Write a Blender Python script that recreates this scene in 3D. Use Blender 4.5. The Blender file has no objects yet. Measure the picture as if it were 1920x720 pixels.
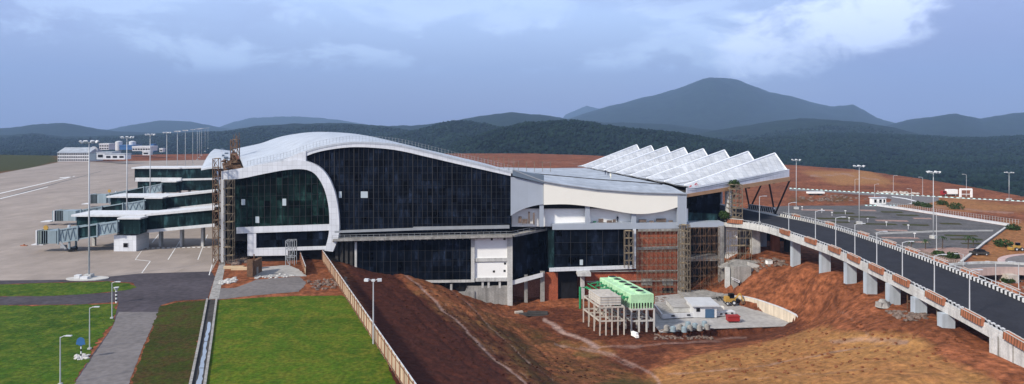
import bpy, bmesh, math, random
import numpy as np
from mathutils import Vector, noise
random.seed(7); rng = np.random.default_rng(7)
R = math.radians
SC = bpy.context.scene
COL = SC.collection
H = 34.0; FX = 1280.0; CX = 960.0; HY = 235.0
# ---------- survey: where a sight line of the photo meets the place ----------
def P(px, py, Y): return Vector(((px-CX)/FX*Y, Y, H-(py-HY)/FX*Y))
def G(px, py, z=0.0):
    Y = FX*(H-z)/(py-HY)
    return Vector(((px-CX)/FX*Y, Y, z))
def Fp(px, py, off=0.0):            # the terminal's long front: Y = 170 + .07 (X+75), off metres nearer
    Y = (175.25-off)/(1-.07*(px-CX)/FX)
    return P(px, py, Y)
# ---------- meshes ----------
class MB:
    def __init__(s): s.v = []; s.f = []; s.m = []; s.mi = 0
    def face(s, pts):
        n = len(s.v); s.v += [tuple(p) for p in pts]; s.f.append(tuple(range(n, n+len(pts)))); s.m.append(s.mi)
    def raw(s, vs, fs):
        n = len(s.v); s.v += [tuple(p) for p in vs]
        for f in fs: s.f.append(tuple(i+n for i in f)); s.m.append(s.mi)
    def hexa(s, b, t):              # bottom 4, top 4 (ccw)
        s.raw(list(b)+list(t), [(3,2,1,0),(4,5,6,7),(0,1,5,4),(1,2,6,5),(2,3,7,6),(3,0,4,7)])
    def box(s, c, d, rz=0.0):
        c = Vector(c); x, y, z = d[0]/2, d[1]/2, d[2]/2
        ca, sa = math.cos(rz), math.sin(rz)
        q = [Vector((a*ca-b*sa, a*sa+b*ca, 0)) for a, b in ((-x,-y),(x,-y),(x,y),(-x,y))]
        s.hexa([c+p-Vector((0,0,z)) for p in q], [c+p+Vector((0,0,z)) for p in q]); return s
    def bar(s, a, b, w=.1, h=None, up=(0,0,1)):     # a bar of section w x h between two points
        a, b = Vector(a), Vector(b); h = w if h is None else h
        d = (b-a)
        if d.length < 1e-6: return s
        d.normalize(); u = Vector(up)
        if abs(d.dot(u)) > .97: u = Vector((0,1,0))
        sd = d.cross(u).normalized(); u = sd.cross(d).normalized()
        o = [(-sd*w/2-u*h/2), (sd*w/2-u*h/2), (sd*w/2+u*h/2), (-sd*w/2+u*h/2)]
        s.raw([a+k for k in o]+[b+k for k in o], [(0,1,2,3),(7,6,5,4),(0,4,5,1),(1,5,6,2),(2,6,7,3),(3,7,4,0)]); return s
    def tube(s, pts, r, n=8, r2=None, cap=True):
        pts = [Vector(p) for p in pts]; rings = []; base = len(s.v)
        for i, p in enumerate(pts):
            d = (pts[min(i+1,len(pts)-1)]-pts[max(i-1,0)]).normalized()
            u = Vector((0,0,1)) if abs(d.z) < .9 else Vector((1,0,0))
            a = d.cross(u).normalized(); b = a.cross(d)
            rr = r if r2 is None else r+(r2-r)*i/(len(pts)-1)
            s.v += [tuple(p+a*math.cos(t)*rr+b*math.sin(t)*rr) for t in [2*math.pi*k/n for k in range(n)]]
        for i in range(len(pts)-1):
            for k in range(n):
                s.f.append((base+i*n+k, base+i*n+(k+1)%n, base+(i+1)*n+(k+1)%n, base+(i+1)*n+k)); s.m.append(s.mi)
        if cap:
            s.f.append(tuple(base+k for k in range(n))[::-1]); s.m.append(s.mi)
            s.f.append(tuple(base+(len(pts)-1)*n+k for k in range(n))); s.m.append(s.mi)
        return s
    def ext(s, pts, d):             # polygon pushed along d
        pts = [Vector(p) for p in pts]; d = Vector(d); n = len(pts)
        s.raw(pts+[p+d for p in pts], [tuple(range(n)), tuple(range(2*n-1, n-1, -1))]+[(i, n+i, n+(i+1)%n, (i+1)%n) for i in range(n)]); return s
    def fslab(s, px, off=0.0, th=.4):   # outline on the front plane, th metres deep
        return s.ext([Fp(x, y, off) for x, y in px], (0, th, 0))
    def build(s, name, mat, parent=None, smooth=False, loc=None):
        me = bpy.data.meshes.new(name)
        off = Vector((0,0,0))
        if loc is not None: off = Vector(loc)
        elif parent is not None: off = parent_loc(parent)
        me.from_pydata([(x-off.x, y-off.y, z-off.z) for x, y, z in s.v], [], s.f)
        mats = mat if isinstance(mat, (list, tuple)) else [mat]
        for m in mats: me.materials.append(m)
        if len(mats) > 1: me.polygons.foreach_set('material_index', s.m)
        bm = bmesh.new(); bm.from_mesh(me); bmesh.ops.recalc_face_normals(bm, faces=bm.faces); bm.to_mesh(me); bm.free()
        if smooth: me.polygons.foreach_set('use_smooth', [True]*len(me.polygons))
        o = bpy.data.objects.new(name, me); COL.objects.link(o)
        if parent is not None: o.parent = parent
        elif loc is not None: o.location = loc
        return o
def parent_loc(o):
    v = Vector((0,0,0))
    while o is not None: v += o.location; o = o.parent
    return v
def tag(o, label=None, cat=None, group=None, kind=None):
    if label: o['label'] = label
    if cat: o['category'] = cat
    if group: o['group'] = group
    if kind: o['kind'] = kind
    return o
def thing(name, label, cat, loc=(0,0,0), group=None):
    o = bpy.data.objects.new(name, None); o.empty_display_size = .5; COL.objects.link(o); o.location = loc
    return tag(o, label, cat, group)
def dup(root, loc, rz=0.0, label=None, group=None, scale=None):
    def cp(o, par):
        c = o.copy(); COL.objects.link(c)
        if par is not None: c.parent = par
        for ch in KIDS.get(o.name, [x for x in bpy.data.objects if x.parent == o]): cp(ch, c)
        return c
    KIDS.setdefault(root.name, None)
    if KIDS[root.name] is None:
        def reg(o):
            KIDS[o.name] = [x for x in bpy.data.objects if x.parent == o]
            for c in KIDS[o.name]: reg(c)
        reg(root)
    r = cp(root, None); r.location = loc; r.rotation_euler = (0,0,rz)
    if label: r['label'] = label
    if group: r['group'] = group
    if scale: r.scale = scale
    return r
KIDS = {}
ORD = ['first','second','third','fourth','fifth','sixth','seventh','eighth','ninth','tenth','eleventh','twelfth','thirteenth','fourteenth','fifteenth','sixteenth']
# ---------- materials ----------
def mat(name, col, rough=.7, var=.25, scale=.5, bump=.0, bscale=None, metal=0.0, col2=None, spec=.5, streak=0.0, fine=0.0, rot=None):
    m = bpy.data.materials.new(name); m.use_nodes = True; nt = m.node_tree; N = nt.nodes; L = nt.links
    b = N['Principled BSDF']; b.inputs['Roughness'].default_value = rough; b.inputs['Metallic'].default_value = metal
    b.inputs['Specular IOR Level'].default_value = spec if rough < .8 else min(spec,.12)
    tc = N.new('ShaderNodeTexCoord')
    n1 = N.new('ShaderNodeTexNoise'); n1.inputs['Scale'].default_value = scale; n1.inputs['Detail'].default_value = 8; n1.inputs['Roughness'].default_value = .62
    L.new(tc.outputs['Object'], n1.inputs['Vector'])
    rp = N.new('ShaderNodeMapRange'); rp.inputs[1].default_value = .3; rp.inputs[2].default_value = .7
    L.new(n1.outputs['Fac'], rp.inputs[0])
    mx = N.new('ShaderNodeMix'); mx.data_type = 'RGBA'
    c1 = [max(0, c*(1-var)) for c in col]; c2 = [min(1, c*(1+var)) for c in col]
    if col2: c1, c2 = col, col2
    mx.inputs[6].default_value = (*c1, 1); mx.inputs[7].default_value = (*c2, 1)
    L.new(rp.outputs[0], mx.inputs[0]); out = mx.outputs[2]
    if streak:
        mp = N.new('ShaderNodeMapping'); mp.inputs['Scale'].default_value = (1.2, 1.2, .08)
        L.new(tc.outputs['Object'], mp.inputs[0]); n3 = N.new('ShaderNodeTexNoise'); n3.inputs['Scale'].default_value = 1.0; n3.inputs['Detail'].default_value = 6
        L.new(mp.outputs[0], n3.inputs['Vector'])
        r3 = N.new('ShaderNodeMapRange'); r3.inputs[1].default_value = .45; r3.inputs[2].default_value = .75; r3.inputs[3].default_value = 1; r3.inputs[4].default_value = 1-streak
        L.new(n3.outputs['Fac'], r3.inputs[0])
        m3 = N.new('ShaderNodeVectorMath'); m3.operation = 'SCALE'; L.new(out, m3.inputs[0]); L.new(r3.outputs[0], m3.inputs['Scale']); out = m3.outputs[0]
    if fine:
        n4 = N.new('ShaderNodeTexNoise'); n4.inputs['Scale'].default_value = scale*9; n4.inputs['Detail'].default_value = 6; L.new(tc.outputs['Object'], n4.inputs['Vector'])
        r4 = N.new('ShaderNodeMapRange'); r4.inputs[1].default_value = .35; r4.inputs[2].default_value = .65; r4.inputs[3].default_value = 1-fine; r4.inputs[4].default_value = 1+fine
        L.new(n4.outputs['Fac'], r4.inputs[0])
        m4 = N.new('ShaderNodeVectorMath'); m4.operation = 'SCALE'; L.new(out, m4.inputs[0]); L.new(r4.outputs[0], m4.inputs['Scale']); out = m4.outputs[0]
    L.new(out, b.inputs['Base Color'])
    if bump:
        n2 = N.new('ShaderNodeTexNoise'); n2.inputs['Scale'].default_value = bscale or scale*4; n2.inputs['Detail'].default_value = 8
        L.new(tc.outputs['Object'], n2.inputs['Vector'])
        bp = N.new('ShaderNodeBump'); bp.inputs['Strength'].default_value = 1; bp.inputs['Distance'].default_value = bump
        L.new(n2.outputs['Fac'], bp.inputs['Height']); L.new(bp.outputs[0], b.inputs['Normal'])
    return m
def hazard(name, axis=(1,0,0), period=1.0, a=(.8,.8,.8), b_=(.02,.02,.02)):
    m = mat(name, a); nt = m.node_tree; N = nt.nodes; L = nt.links; b = N['Principled BSDF']
    tc = N.new('ShaderNodeTexCoord'); dt = N.new('ShaderNodeVectorMath'); dt.operation = 'DOT_PRODUCT'; dt.inputs[1].default_value = axis
    L.new(tc.outputs['Object'], dt.inputs[0])
    ml = N.new('ShaderNodeMath'); ml.operation = 'MULTIPLY'; ml.inputs[1].default_value = 1/period; L.new(dt.outputs['Value'], ml.inputs[0])
    fr = N.new('ShaderNodeMath'); fr.operation = 'FRACT'; L.new(ml.outputs[0], fr.inputs[0])
    gt = N.new('ShaderNodeMath'); gt.operation = 'GREATER_THAN'; gt.inputs[1].default_value = .5; L.new(fr.outputs[0], gt.inputs[0])
    mx = N.new('ShaderNodeMix'); mx.data_type = 'RGBA'; mx.inputs[6].default_value = (*a,1); mx.inputs[7].default_value = (*b_,1)
    L.new(gt.outputs[0], mx.inputs[0]); L.new(mx.outputs[2], b.inputs['Base Color'])
    return m
def panels(name, col, w, h, rough=.5, var=.12, seam=.6, dirt=.2, metal=0.0, axes='XZ', reflect=None, spec=.5, mort=.02):
    """Cladding or glazing: every pane its own tone and gloss, thin joints."""
    m = mat(name, col, rough, var=dirt, scale=.25, metal=metal, spec=spec); nt = m.node_tree; N = nt.nodes; L = nt.links; b = N['Principled BSDF']
    base = b.inputs['Base Color'].links[0].from_socket
    tc = N.new('ShaderNodeTexCoord'); sx = N.new('ShaderNodeSeparateXYZ'); L.new(tc.outputs['Object'], sx.inputs[0])
    fl = []; fr_ = []
    for ax, sz in ((axes[0], w), (axes[1], h)):
        q = N.new('ShaderNodeMath'); q.operation = 'DIVIDE'; q.inputs[1].default_value = sz; L.new(sx.outputs[ax], q.inputs[0])
        a = N.new('ShaderNodeMath'); a.operation = 'FLOOR'; L.new(q.outputs[0], a.inputs[0]); fl.append(a)
        c = N.new('ShaderNodeMath'); c.operation = 'FRACT'; L.new(q.outputs[0], c.inputs[0])
        pp = N.new('ShaderNodeMath'); pp.operation = 'COMPARE'; pp.inputs[1].default_value = 0.0; pp.inputs[2].default_value = mort/sz*2; L.new(c.outputs[0], pp.inputs[0]); fr_.append(pp)
    cb = N.new('ShaderNodeCombineXYZ'); L.new(fl[0].outputs[0], cb.inputs[0]); L.new(fl[1].outputs[0], cb.inputs[1])
    wn = N.new('ShaderNodeTexWhiteNoise'); wn.noise_dimensions = '2D'; L.new(cb.outputs[0], wn.inputs['Vector'])
    rp = N.new('ShaderNodeMapRange'); rp.inputs[3].default_value = 1-var; rp.inputs[4].default_value = 1+var; L.new(wn.outputs['Value'], rp.inputs[0])
    mxm = N.new('ShaderNodeMath'); mxm.operation = 'MAXIMUM'; L.new(fr_[0].outputs[0], mxm.inputs[0]); L.new(fr_[1].outputs[0], mxm.inputs[1])
    sm = N.new('ShaderNodeMapRange'); sm.inputs[3].default_value = 1; sm.inputs[4].default_value = seam; L.new(mxm.outputs[0], sm.inputs[0])
    mu = N.new('ShaderNodeMath'); mu.operation = 'MULTIPLY'; L.new(rp.outputs[0], mu.inputs[0]); L.new(sm.outputs[0], mu.inputs[1])
    sc = N.new('ShaderNodeVectorMath'); sc.operation = 'SCALE'; L.new(base, sc.inputs[0]); L.new(mu.outputs[0], sc.inputs['Scale'])
    L.new(sc.outputs[0], b.inputs['Base Color'])
    if reflect:  # pale upright streaks of reflection painted into the glazing colour
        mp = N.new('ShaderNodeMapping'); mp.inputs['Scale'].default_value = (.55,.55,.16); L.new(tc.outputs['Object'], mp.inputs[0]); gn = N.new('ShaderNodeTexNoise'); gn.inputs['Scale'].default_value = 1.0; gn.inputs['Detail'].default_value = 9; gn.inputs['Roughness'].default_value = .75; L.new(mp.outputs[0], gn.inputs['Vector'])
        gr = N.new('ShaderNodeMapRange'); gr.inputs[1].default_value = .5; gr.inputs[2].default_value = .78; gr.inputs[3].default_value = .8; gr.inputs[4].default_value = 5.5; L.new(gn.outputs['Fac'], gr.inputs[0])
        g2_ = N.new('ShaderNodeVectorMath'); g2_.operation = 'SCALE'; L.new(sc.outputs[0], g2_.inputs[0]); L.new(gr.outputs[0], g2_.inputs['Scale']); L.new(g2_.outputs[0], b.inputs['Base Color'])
    if reflect:      # glazing: panes tilt a hair, so reflections break up
        vm = N.new('ShaderNodeVectorMath'); vm.operation = 'SUBTRACT'; vm.inputs[1].default_value = (.5,.5,.5); L.new(wn.outputs['Color'], vm.inputs[0])
        vs = N.new('ShaderNodeVectorMath'); vs.operation = 'SCALE'; vs.inputs['Scale'].default_value = reflect; L.new(vm.outputs[0], vs.inputs[0])
        ge = N.new('ShaderNodeNewGeometry'); va = N.new('ShaderNodeVectorMath'); L.new(ge.outputs['Normal'], va.inputs[0]); L.new(vs.outputs[0], va.inputs[1])
        vn = N.new('ShaderNodeVectorMath'); vn.operation = 'NORMALIZE'; L.new(va.outputs[0], vn.inputs[0]); L.new(vn.outputs[0], b.inputs['Normal'])
    return m
M = {}
M['concrete'] = mat('concrete', (.30,.29,.275), .85, .2, .35, .01, streak=.45, fine=.12)
M['concrete_pale'] = mat('concrete_pale', (.50,.50,.49), .85, .15, .4, streak=.35, fine=.1)
M['pier_paint'] = mat('pier_paint', (.40,.45,.50), .8, .1, .5, streak=.25)
M['white'] = mat('white_paint', (.60,.61,.63), .6, .08, .5, streak=.15)
M['board'] = mat('white_board', (.86,.86,.84), .6, .04, .5)
M['cream'] = mat('cream_cladding', (.76,.74,.67), .6, .03, .15)
M['clad'] = panels('white_cladding', (.62,.64,.68), 1.2, 1.5, .45, .05, .6, .08)
M['cladgrey'] = panels('grey_cladding', (.33,.37,.43), 2.4, 60, .5, .03, .9, .05)
M['roof'] = panels('roof_sheet', (.42,.45,.49), .6, 400, .42, .05, .75, .14, axes='XY')
M['roofgrey'] = panels('flat_roof_sheet', (.33,.36,.40), 1.2, 7, .55, .07, .8, .28, axes='XY')
M['tooth'] = panels('canopy_sheet', (.46,.48,.51), 1.5, 1.5, .5, .09, .6, .16, axes='XY', mort=.04)
M['ridge'] = mat('ridge_cap', (.85,.87,.9), .5, .03)
M['orange'] = mat('timber_soffit', (.40,.23,.12), .6, .12, .6)
M['bluetrim'] = mat('slate_trim', (.12,.16,.21), .5, .1)
M['glass'] = panels('dark_glazing', (.004,.006,.011), 1.5, 1.8, 0.25, .8, 1.6, .6, reflect=.035, spec=.05, mort=.03)
M['glassgreen'] = panels('green_dark_glazing', (.006,.016,.014), 1.5, 1.9, .22, .8, 1.6, .6, reflect=.035, spec=.06, mort=.03)
M['glassjet'] = panels('corridor_glazing', (.008,.02,.022), 2.0, 2.2, .18, .5, 1.5, .3, reflect=.01, spec=.12)
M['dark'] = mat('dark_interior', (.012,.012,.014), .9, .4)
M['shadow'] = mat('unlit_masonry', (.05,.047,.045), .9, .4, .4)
M['mullion'] = mat('dark_aluminium', (.009,.010,.013), .7, .2)
M['steel'] = mat('galvanised_steel', (.33,.35,.37), .5, .15, metal=.3)
M['rust'] = mat('rusty_tube', (.14,.085,.055), .8, .35, 1.5)
M['tubepale'] = mat('weathered_tube', (.17,.14,.105), .8, .3, 1.5)
M['plank'] = mat('scaffold_plank', (.32,.25,.16), .85, .3, 1.2)
M['brick'] = mat('red_brick', (.30,.085,.045), .9, .25, .5, streak=.2, fine=.3)
M['brickpale'] = mat('rendered_brick', (.30,.14,.10), .9, .3, .35, fine=.25)
M['pole'] = mat('pole_paint', (.45,.47,.49), .45, .05)
M['lamp'] = mat('lamp_housing', (.55,.57,.6), .4, .1)
M['lens'] = mat('lamp_lens', (.45,.52,.56), .2, .05)
M['black'] = mat('black_rubber', (.02,.02,.02), .7, .2)
M['jetgrey'] = panels('jet_bridge_panels', (.23,.30,.34), 1.6, 30, .5, .12, .6, .12)
M['jetgreen'] = panels('bellows_fabric', (.12,.15,.145), .9, 30, .7, .25, .5, .2)
M['deck'] = mat('new_asphalt', (.027,.028,.035), .9, .18, .3, .01, 3, fine=.1)
M['asphalt'] = mat('old_asphalt', (.155,.142,.140), .85, .14, .12, .01, 3, fine=.14)
M['carpark'] = mat('car_park_paving', (.095,.090,.090), .85, .3, .15, .01, 3, fine=.25)
M['shoulder'] = mat('dark_asphalt_shoulder', (.062,.054,.062), .85, .28, .1, .01, 3, fine=.2)
M['kerb'] = hazard('striped_kerb', (0,1,0), 1.6)
M['stripex'] = hazard('striped_kerb_across', (1,0,0), 2.0)
M['planter'] = mat('terracotta_planter', (.34,.135,.075), .8, .2, .8, streak=.3)
M['fence'] = panels('plywood_hoarding', (.42,.33,.235), 1.22, 30, .8, .22, .35, .2, axes='YZ', mort=.05)
M['fencex'] = panels('plywood_hoarding_short', (.43,.25,.17), 1.6, 30, .8, .2, .4, .2, mort=.05)
M['green'] = mat('green_fibreglass', (.38,.62,.38), .65, .18, .5, fine=.08)
M['greenpipe'] = mat('green_pipe', (.02,.22,.09), .45, .15)
M['tan'] = mat('tank_panel', (.46,.42,.37), .7, .15, streak=.3)
M['blue'] = mat('blue_paint', (.03,.12,.30), .5, .15)
M['bluedoor'] = mat('blue_door', (.05,.11,.20), .5, .1)
M['yellow'] = mat('yellow_paint', (.42,.25,.05), .5, .15)
M['redpaint'] = mat('red_paint', (.30,.02,.02), .5, .15)
M['slab'] = mat('yard_concrete', (.33,.32,.31), .85, .25, .12, .01, 2, fine=.12)
M['timber'] = mat('sawn_timber', (.55,.42,.27), .8, .15)
M['bag'] = mat('pale_rubble', (.45,.44,.42), .9, .15)
M['water'] = mat('standing_water', (.25,.29,.34), .08, .1, spec=.8)
M['paintline'] = mat('road_paint', (.68,.68,.68), .8, .12, 1.5)
M['jointline'] = mat('apron_joint', (.13,.125,.125), .9, .15, 1)
M['skin'] = mat('skin', (.20,.11,.07), .6, .05)
M['cloth1'] = mat('dark_clothes', (.03,.035,.06), .9, .2)
M['cloth2'] = mat('red_clothes', (.45,.05,.07), .9, .2)
M['helmet'] = mat('helmet', (.75,.72,.6), .4, .05)
M['leaf'] = mat('leaf', (.028,.055,.014), .7, .4, 1.0, spec=.2)
M['bark'] = mat('bark', (.10,.07,.05), .9, .3, 2)
M['rubble'] = mat('rubble', (.16,.12,.10), .95, .5, 1.2, fine=.3)
M['clod'] = mat('orange_clod', (.17,.062,.028), .95, .4, 1.0)
M['claydark'] = mat('dark_clod', (.045,.016,.01), .95, .4, 1.0)
def grassmat(name, a, b, c):
    m = mat(name, a, .95, col2=b, scale=.07, bump=.12, bscale=2.2, spec=.1); nt = m.node_tree; N = nt.nodes; L = nt.links; bs = N['Principled BSDF']
    o = bs.inputs['Base Color'].links[0].from_socket
    tc = N.new('ShaderNodeTexCoord'); n = N.new('ShaderNodeTexNoise'); n.inputs['Scale'].default_value = .35; n.inputs['Detail'].default_value = 10; n.inputs['Roughness'].default_value = .7
    L.new(tc.outputs['Object'], n.inputs['Vector']); r = N.new('ShaderNodeMapRange'); r.inputs[1].default_value = .44; r.inputs[2].default_value = .62; L.new(n.outputs['Fac'], r.inputs[0])
    x = N.new('ShaderNodeMix'); x.data_type = 'RGBA'; x.inputs[7].default_value = (*c,1); L.new(r.outputs[0], x.inputs[0]); L.new(o, x.inputs[6])
    n2 = N.new('ShaderNodeTexNoise'); n2.inputs['Scale'].default_value = 1.6; n2.inputs['Detail'].default_value = 8; L.new(tc.outputs['Object'], n2.inputs['Vector'])
    r2 = N.new('ShaderNodeMapRange'); r2.inputs[1].default_value = .3; r2.inputs[2].default_value = .7; r2.inputs[3].default_value = .62; r2.inputs[4].default_value = 1.35; L.new(n2.outputs['Fac'], r2.inputs[0])
    s = N.new('ShaderNodeVectorMath'); s.operation = 'SCALE'; L.new(x.outputs[2], s.inputs[0]); L.new(r2.outputs[0], s.inputs['Scale']); L.new(s.outputs[0], bs.inputs['Base Color'])
    return m
M['grass'] = grassmat('green_grass', (.030,.070,.004), (.070,.122,.008), (.105,.115,.012))
M['grassfield'] = grassmat('lush_grass', (.022,.055,.004), (.050,.105,.008), (.085,.115,.012))
M['grassdry'] = grassmat('dry_grass', (.024,.032,.004), (.045,.060,.008), (.055,.036,.012))
def earthmat():
    m = mat('laterite_earth', (.18,.062,.028), .92, .42, .05, bump=.55, bscale=.7, fine=.3, spec=.15)
    nt = m.node_tree; N = nt.nodes; L = nt.links; b = N['Principled BSDF']
    o = b.inputs['Base Color'].links[0].from_socket
    tc = N.new('ShaderNodeTexCoord')
    at = N.new('ShaderNodeAttribute'); at.attribute_name = 'zone'     # r tan, g vegetation, b dark wet soil
    sp = N.new('ShaderNodeSeparateColor'); L.new(at.outputs['Color'], sp.inputs[0])
    n = N.new('ShaderNodeTexNoise'); n.inputs['Scale'].default_value = .22; n.inputs['Detail'].default_value = 10; n.inputs['Roughness'].default_value = .72; L.new(tc.outputs['Object'], n.inputs['Vector'])
    for ch, colr, amt in ((2,(.055,.016,.010),1.0),(0,(.31,.155,.055),1.0),(1,(.045,.048,.012),1.0)):
        a = N.new('ShaderNodeMath'); a.operation = 'ADD'; L.new(sp.outputs[ch], a.inputs[0]); L.new(n.outputs['Fac'], a.inputs[1])
        r = N.new('ShaderNodeMapRange'); r.inputs[1].default_value = .62; r.inputs[2].default_value = 1.25; r.inputs[4].default_value = amt; L.new(a.outputs[0], r.inputs[0])
        x = N.new('ShaderNodeMix'); x.data_type = 'RGBA'; L.new(r.outputs[0], x.inputs[0]); L.new(o, x.inputs[6]); x.inputs[7].default_value = (*colr,1); o = x.outputs[2]
    am = N.new('ShaderNodeMath'); am.operation = 'MULTIPLY'; L.new(at.outputs['Alpha'], am.inputs[0]); am.inputs[1].default_value = 1.0
    ad = N.new('ShaderNodeMath'); ad.operation = 'ADD'; L.new(am.outputs[0], ad.inputs[0]); L.new(n.outputs['Fac'], ad.inputs[1])
    ar = N.new('ShaderNodeMapRange'); ar.inputs[1].default_value = .75; ar.inputs[2].default_value = 1.3; L.new(ad.outputs[0], ar.inputs[0])
    x = N.new('ShaderNodeMix'); x.data_type = 'RGBA'; L.new(ar.outputs[0], x.inputs[0]); L.new(o, x.inputs[6]); x.inputs[7].default_value = (.30,.20,.17,1); o = x.outputs[2]
    n2 = N.new('ShaderNodeTexNoise'); n2.inputs['Scale'].default_value = .9; n2.inputs['Detail'].default_value = 10; n2.inputs['Roughness'].default_value = .7; L.new(tc.outputs['Object'], n2.inputs['Vector'])
    r2 = N.new('ShaderNodeMapRange'); r2.inputs[1].default_value = .3; r2.inputs[2].default_value = .7; r2.inputs[3].default_value = .5; r2.inputs[4].default_value = 1.45; L.new(n2.outputs['Fac'], r2.inputs[0])
    s = N.new('ShaderNodeVectorMath'); s.operation = 'SCALE'; L.new(o, s.inputs[0]); L.new(r2.outputs[0], s.inputs['Scale']); L.new(s.outputs[0], b.inputs['Base Color'])
    return m
M['earth'] = earthmat()
M['forest'] = mat('forest_canopy', (.0015,.006,.007), .95, col2=(.014,.030,.017), scale=.012, bump=2.5, bscale=.06, fine=.35, spec=.05)
def apronmat():
    m = panels('apron_concrete', (.30,.255,.225), 6.0, 6.0, .85, .045, .86, .1, axes='XY', mort=.05)
    nt = m.node_tree; N = nt.nodes; L = nt.links; b = N['Principled BSDF']; o = b.inputs['Base Color'].links[0].from_socket
    tc = N.new('ShaderNodeTexCoord'); mp = N.new('ShaderNodeMapping'); mp.inputs['Rotation'].default_value = (0,0,-.4); mp.inputs['Scale'].default_value = (.02,.006,1); L.new(tc.outputs['Object'], mp.inputs[0])
    n = N.new('ShaderNodeTexNoise'); n.inputs['Scale'].default_value = 3; n.inputs['Detail'].default_value = 9; n.inputs['Roughness'].default_value = .7; L.new(mp.outputs[0], n.inputs['Vector'])
    r = N.new('ShaderNodeMapRange'); r.inputs[1].default_value = .35; r.inputs[2].default_value = .7; r.inputs[3].default_value = 1.1; r.inputs[4].default_value = .78; L.new(n.outputs['Fac'], r.inputs[0])
    s = N.new('ShaderNodeVectorMath'); s.operation = 'SCALE'; L.new(o, s.inputs[0]); L.new(r.outputs[0], s.inputs['Scale']); L.new(s.outputs[0], b.inputs['Base Color'])
    return m
M['apron'] = apronmat()
# ---------- camera, sky, sun ----------
cam = bpy.data.cameras.new('camera'); co = bpy.data.objects.new('camera', cam); COL.objects.link(co); SC.camera = co
co.location = (0,0,H); co.rotation_euler = (R(90),0,0); cam.sensor_width = 36; cam.lens = 36*FX/1920; cam.shift_y = -(360-HY)/1920
cam.clip_start = 1; cam.clip_end = 40000
SUN_EL, SUN_AZ = 36, 232      # azimuth clockwise from +Y (the view direction): behind the camera, a little to its left
sd = bpy.data.lights.new('sun', 'SUN'); sd.energy = 4.1; sd.angle = R(4); sd.color = (1,.92,.80)
so = bpy.data.objects.new('sun', sd); COL.objects.link(so)
d = Vector((math.sin(R(SUN_AZ))*math.cos(R(SUN_EL)), math.cos(R(SUN_AZ))*math.cos(R(SUN_EL)), math.sin(R(SUN_EL))))
so.rotation_euler = d.to_track_quat('Z','Y').to_euler(); so.location = (0,-50,120)
w = bpy.data.worlds.new('World'); SC.world = w; w.use_nodes = True; nt = w.node_tree; N = nt.nodes; L = nt.links
bg = N['Background']; bg.inputs['Strength'].default_value = .1
sky = N.new('ShaderNodeTexSky'); sky.sky_type = 'NISHITA'; sky.sun_disc = False; sky.sun_elevation = R(SUN_EL); sky.sun_rotation = R(SUN_AZ)
sky.air_density = 1.2; sky.dust_density = 1.5; sky.ozone_density = 2
tc = N.new('ShaderNodeTexCoord'); sx = N.new('ShaderNodeSeparateXYZ'); L.new(tc.outputs['Generated'], sx.inputs[0])
def math_(op, a, b=None, clamp=False):
    n = N.new('ShaderNodeMath'); n.operation = op; n.use_clamp = clamp
    for i, v in enumerate((a, b)):
        if v is None: continue
        if isinstance(v, (int, float)): n.inputs[i].default_value = v
        else: L.new(v, n.inputs[i])
    return n.outputs[0]
def rng_(v, a, b, c=0, d_=1, smooth=True):
    n = N.new('ShaderNodeMapRange'); n.interpolation_type = 'SMOOTHSTEP' if smooth else 'LINEAR'
    L.new(v, n.inputs[0]); n.inputs[1].default_value = a; n.inputs[2].default_value = b; n.inputs[3].default_value = c; n.inputs[4].default_value = d_
    return n.outputs[0]
def mixc(f, a, b):
    n = N.new('ShaderNodeMix'); n.data_type = 'RGBA'; n.clamp_factor = True
    if isinstance(f, (int, float)): n.inputs[0].default_value = f
    else: L.new(f, n.inputs[0])
    for i, v in ((6, a), (7, b)):
        if isinstance(v, tuple): n.inputs[i].default_value = (*v, 1)
        else: L.new(v, n.inputs[i])
    return n.outputs[2]
def cnoise(scale, stretch, detail=8, rough=.6, seed=0.0, dist=.0):
    mp = N.new('ShaderNodeMapping'); mp.inputs['Scale'].default_value = (1,1,stretch); mp.inputs['Location'].default_value = (seed,seed*.7,0); L.new(tc.outputs['Generated'], mp.inputs[0])
    n = N.new('ShaderNodeTexNoise'); n.inputs['Scale'].default_value = scale; n.inputs['Detail'].default_value = detail; n.inputs['Roughness'].default_value = rough; n.inputs['Distortion'].default_value = dist
    L.new(mp.outputs[0], n.inputs['Vector']); return n.outputs['Fac']
X_, Y_, Z_ = sx.outputs
az = math_('DIVIDE', X_, math_('MAXIMUM', Y_, .05)); front = rng_(Y_, 0.1, .5)
el = math_('DIVIDE', Z_, math_('MAXIMUM', Y_, .05))
n_big = cnoise(2.2, 3.5, 7, .55, 1.3); n_med = cnoise(6, 2.2, 10, .6, 4.1, .3); n_fine = cnoise(14, 1.8, 10, .62, 8.0, .4)
SKY = [tc, n_big, n_med, n_fine]
deckc = mixc(rng_(Z_, .0, .20), (3.1,3.45,6.2), (6.4,8.4,12.6))        # overcast sheet: greyer and darker low down
deckc = mixc(rng_(Z_, .22, .5), deckc, (5.6,6.3,7.4))
b1 = mixc(.25, deckc, sky.outputs[0])
# soft light and dark mottling in the sheet
b2 = mixc(math_('MULTIPLY', rng_(n_big, .42, .68), .6), b1, (3.4,4.0,6.8))
# cumulus heads above the middle distance
low = math_('MULTIPLY', rng_(el, .07, .095), rng_(el, .24, .13))
b3 = mixc(math_('MULTIPLY', math_('MULTIPLY', rng_(n_med, .46, .58), low), math_('MULTIPLY', rng_(n_big, .25, .5), .85)), b2, (7.2,9.0,12.2))
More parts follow.
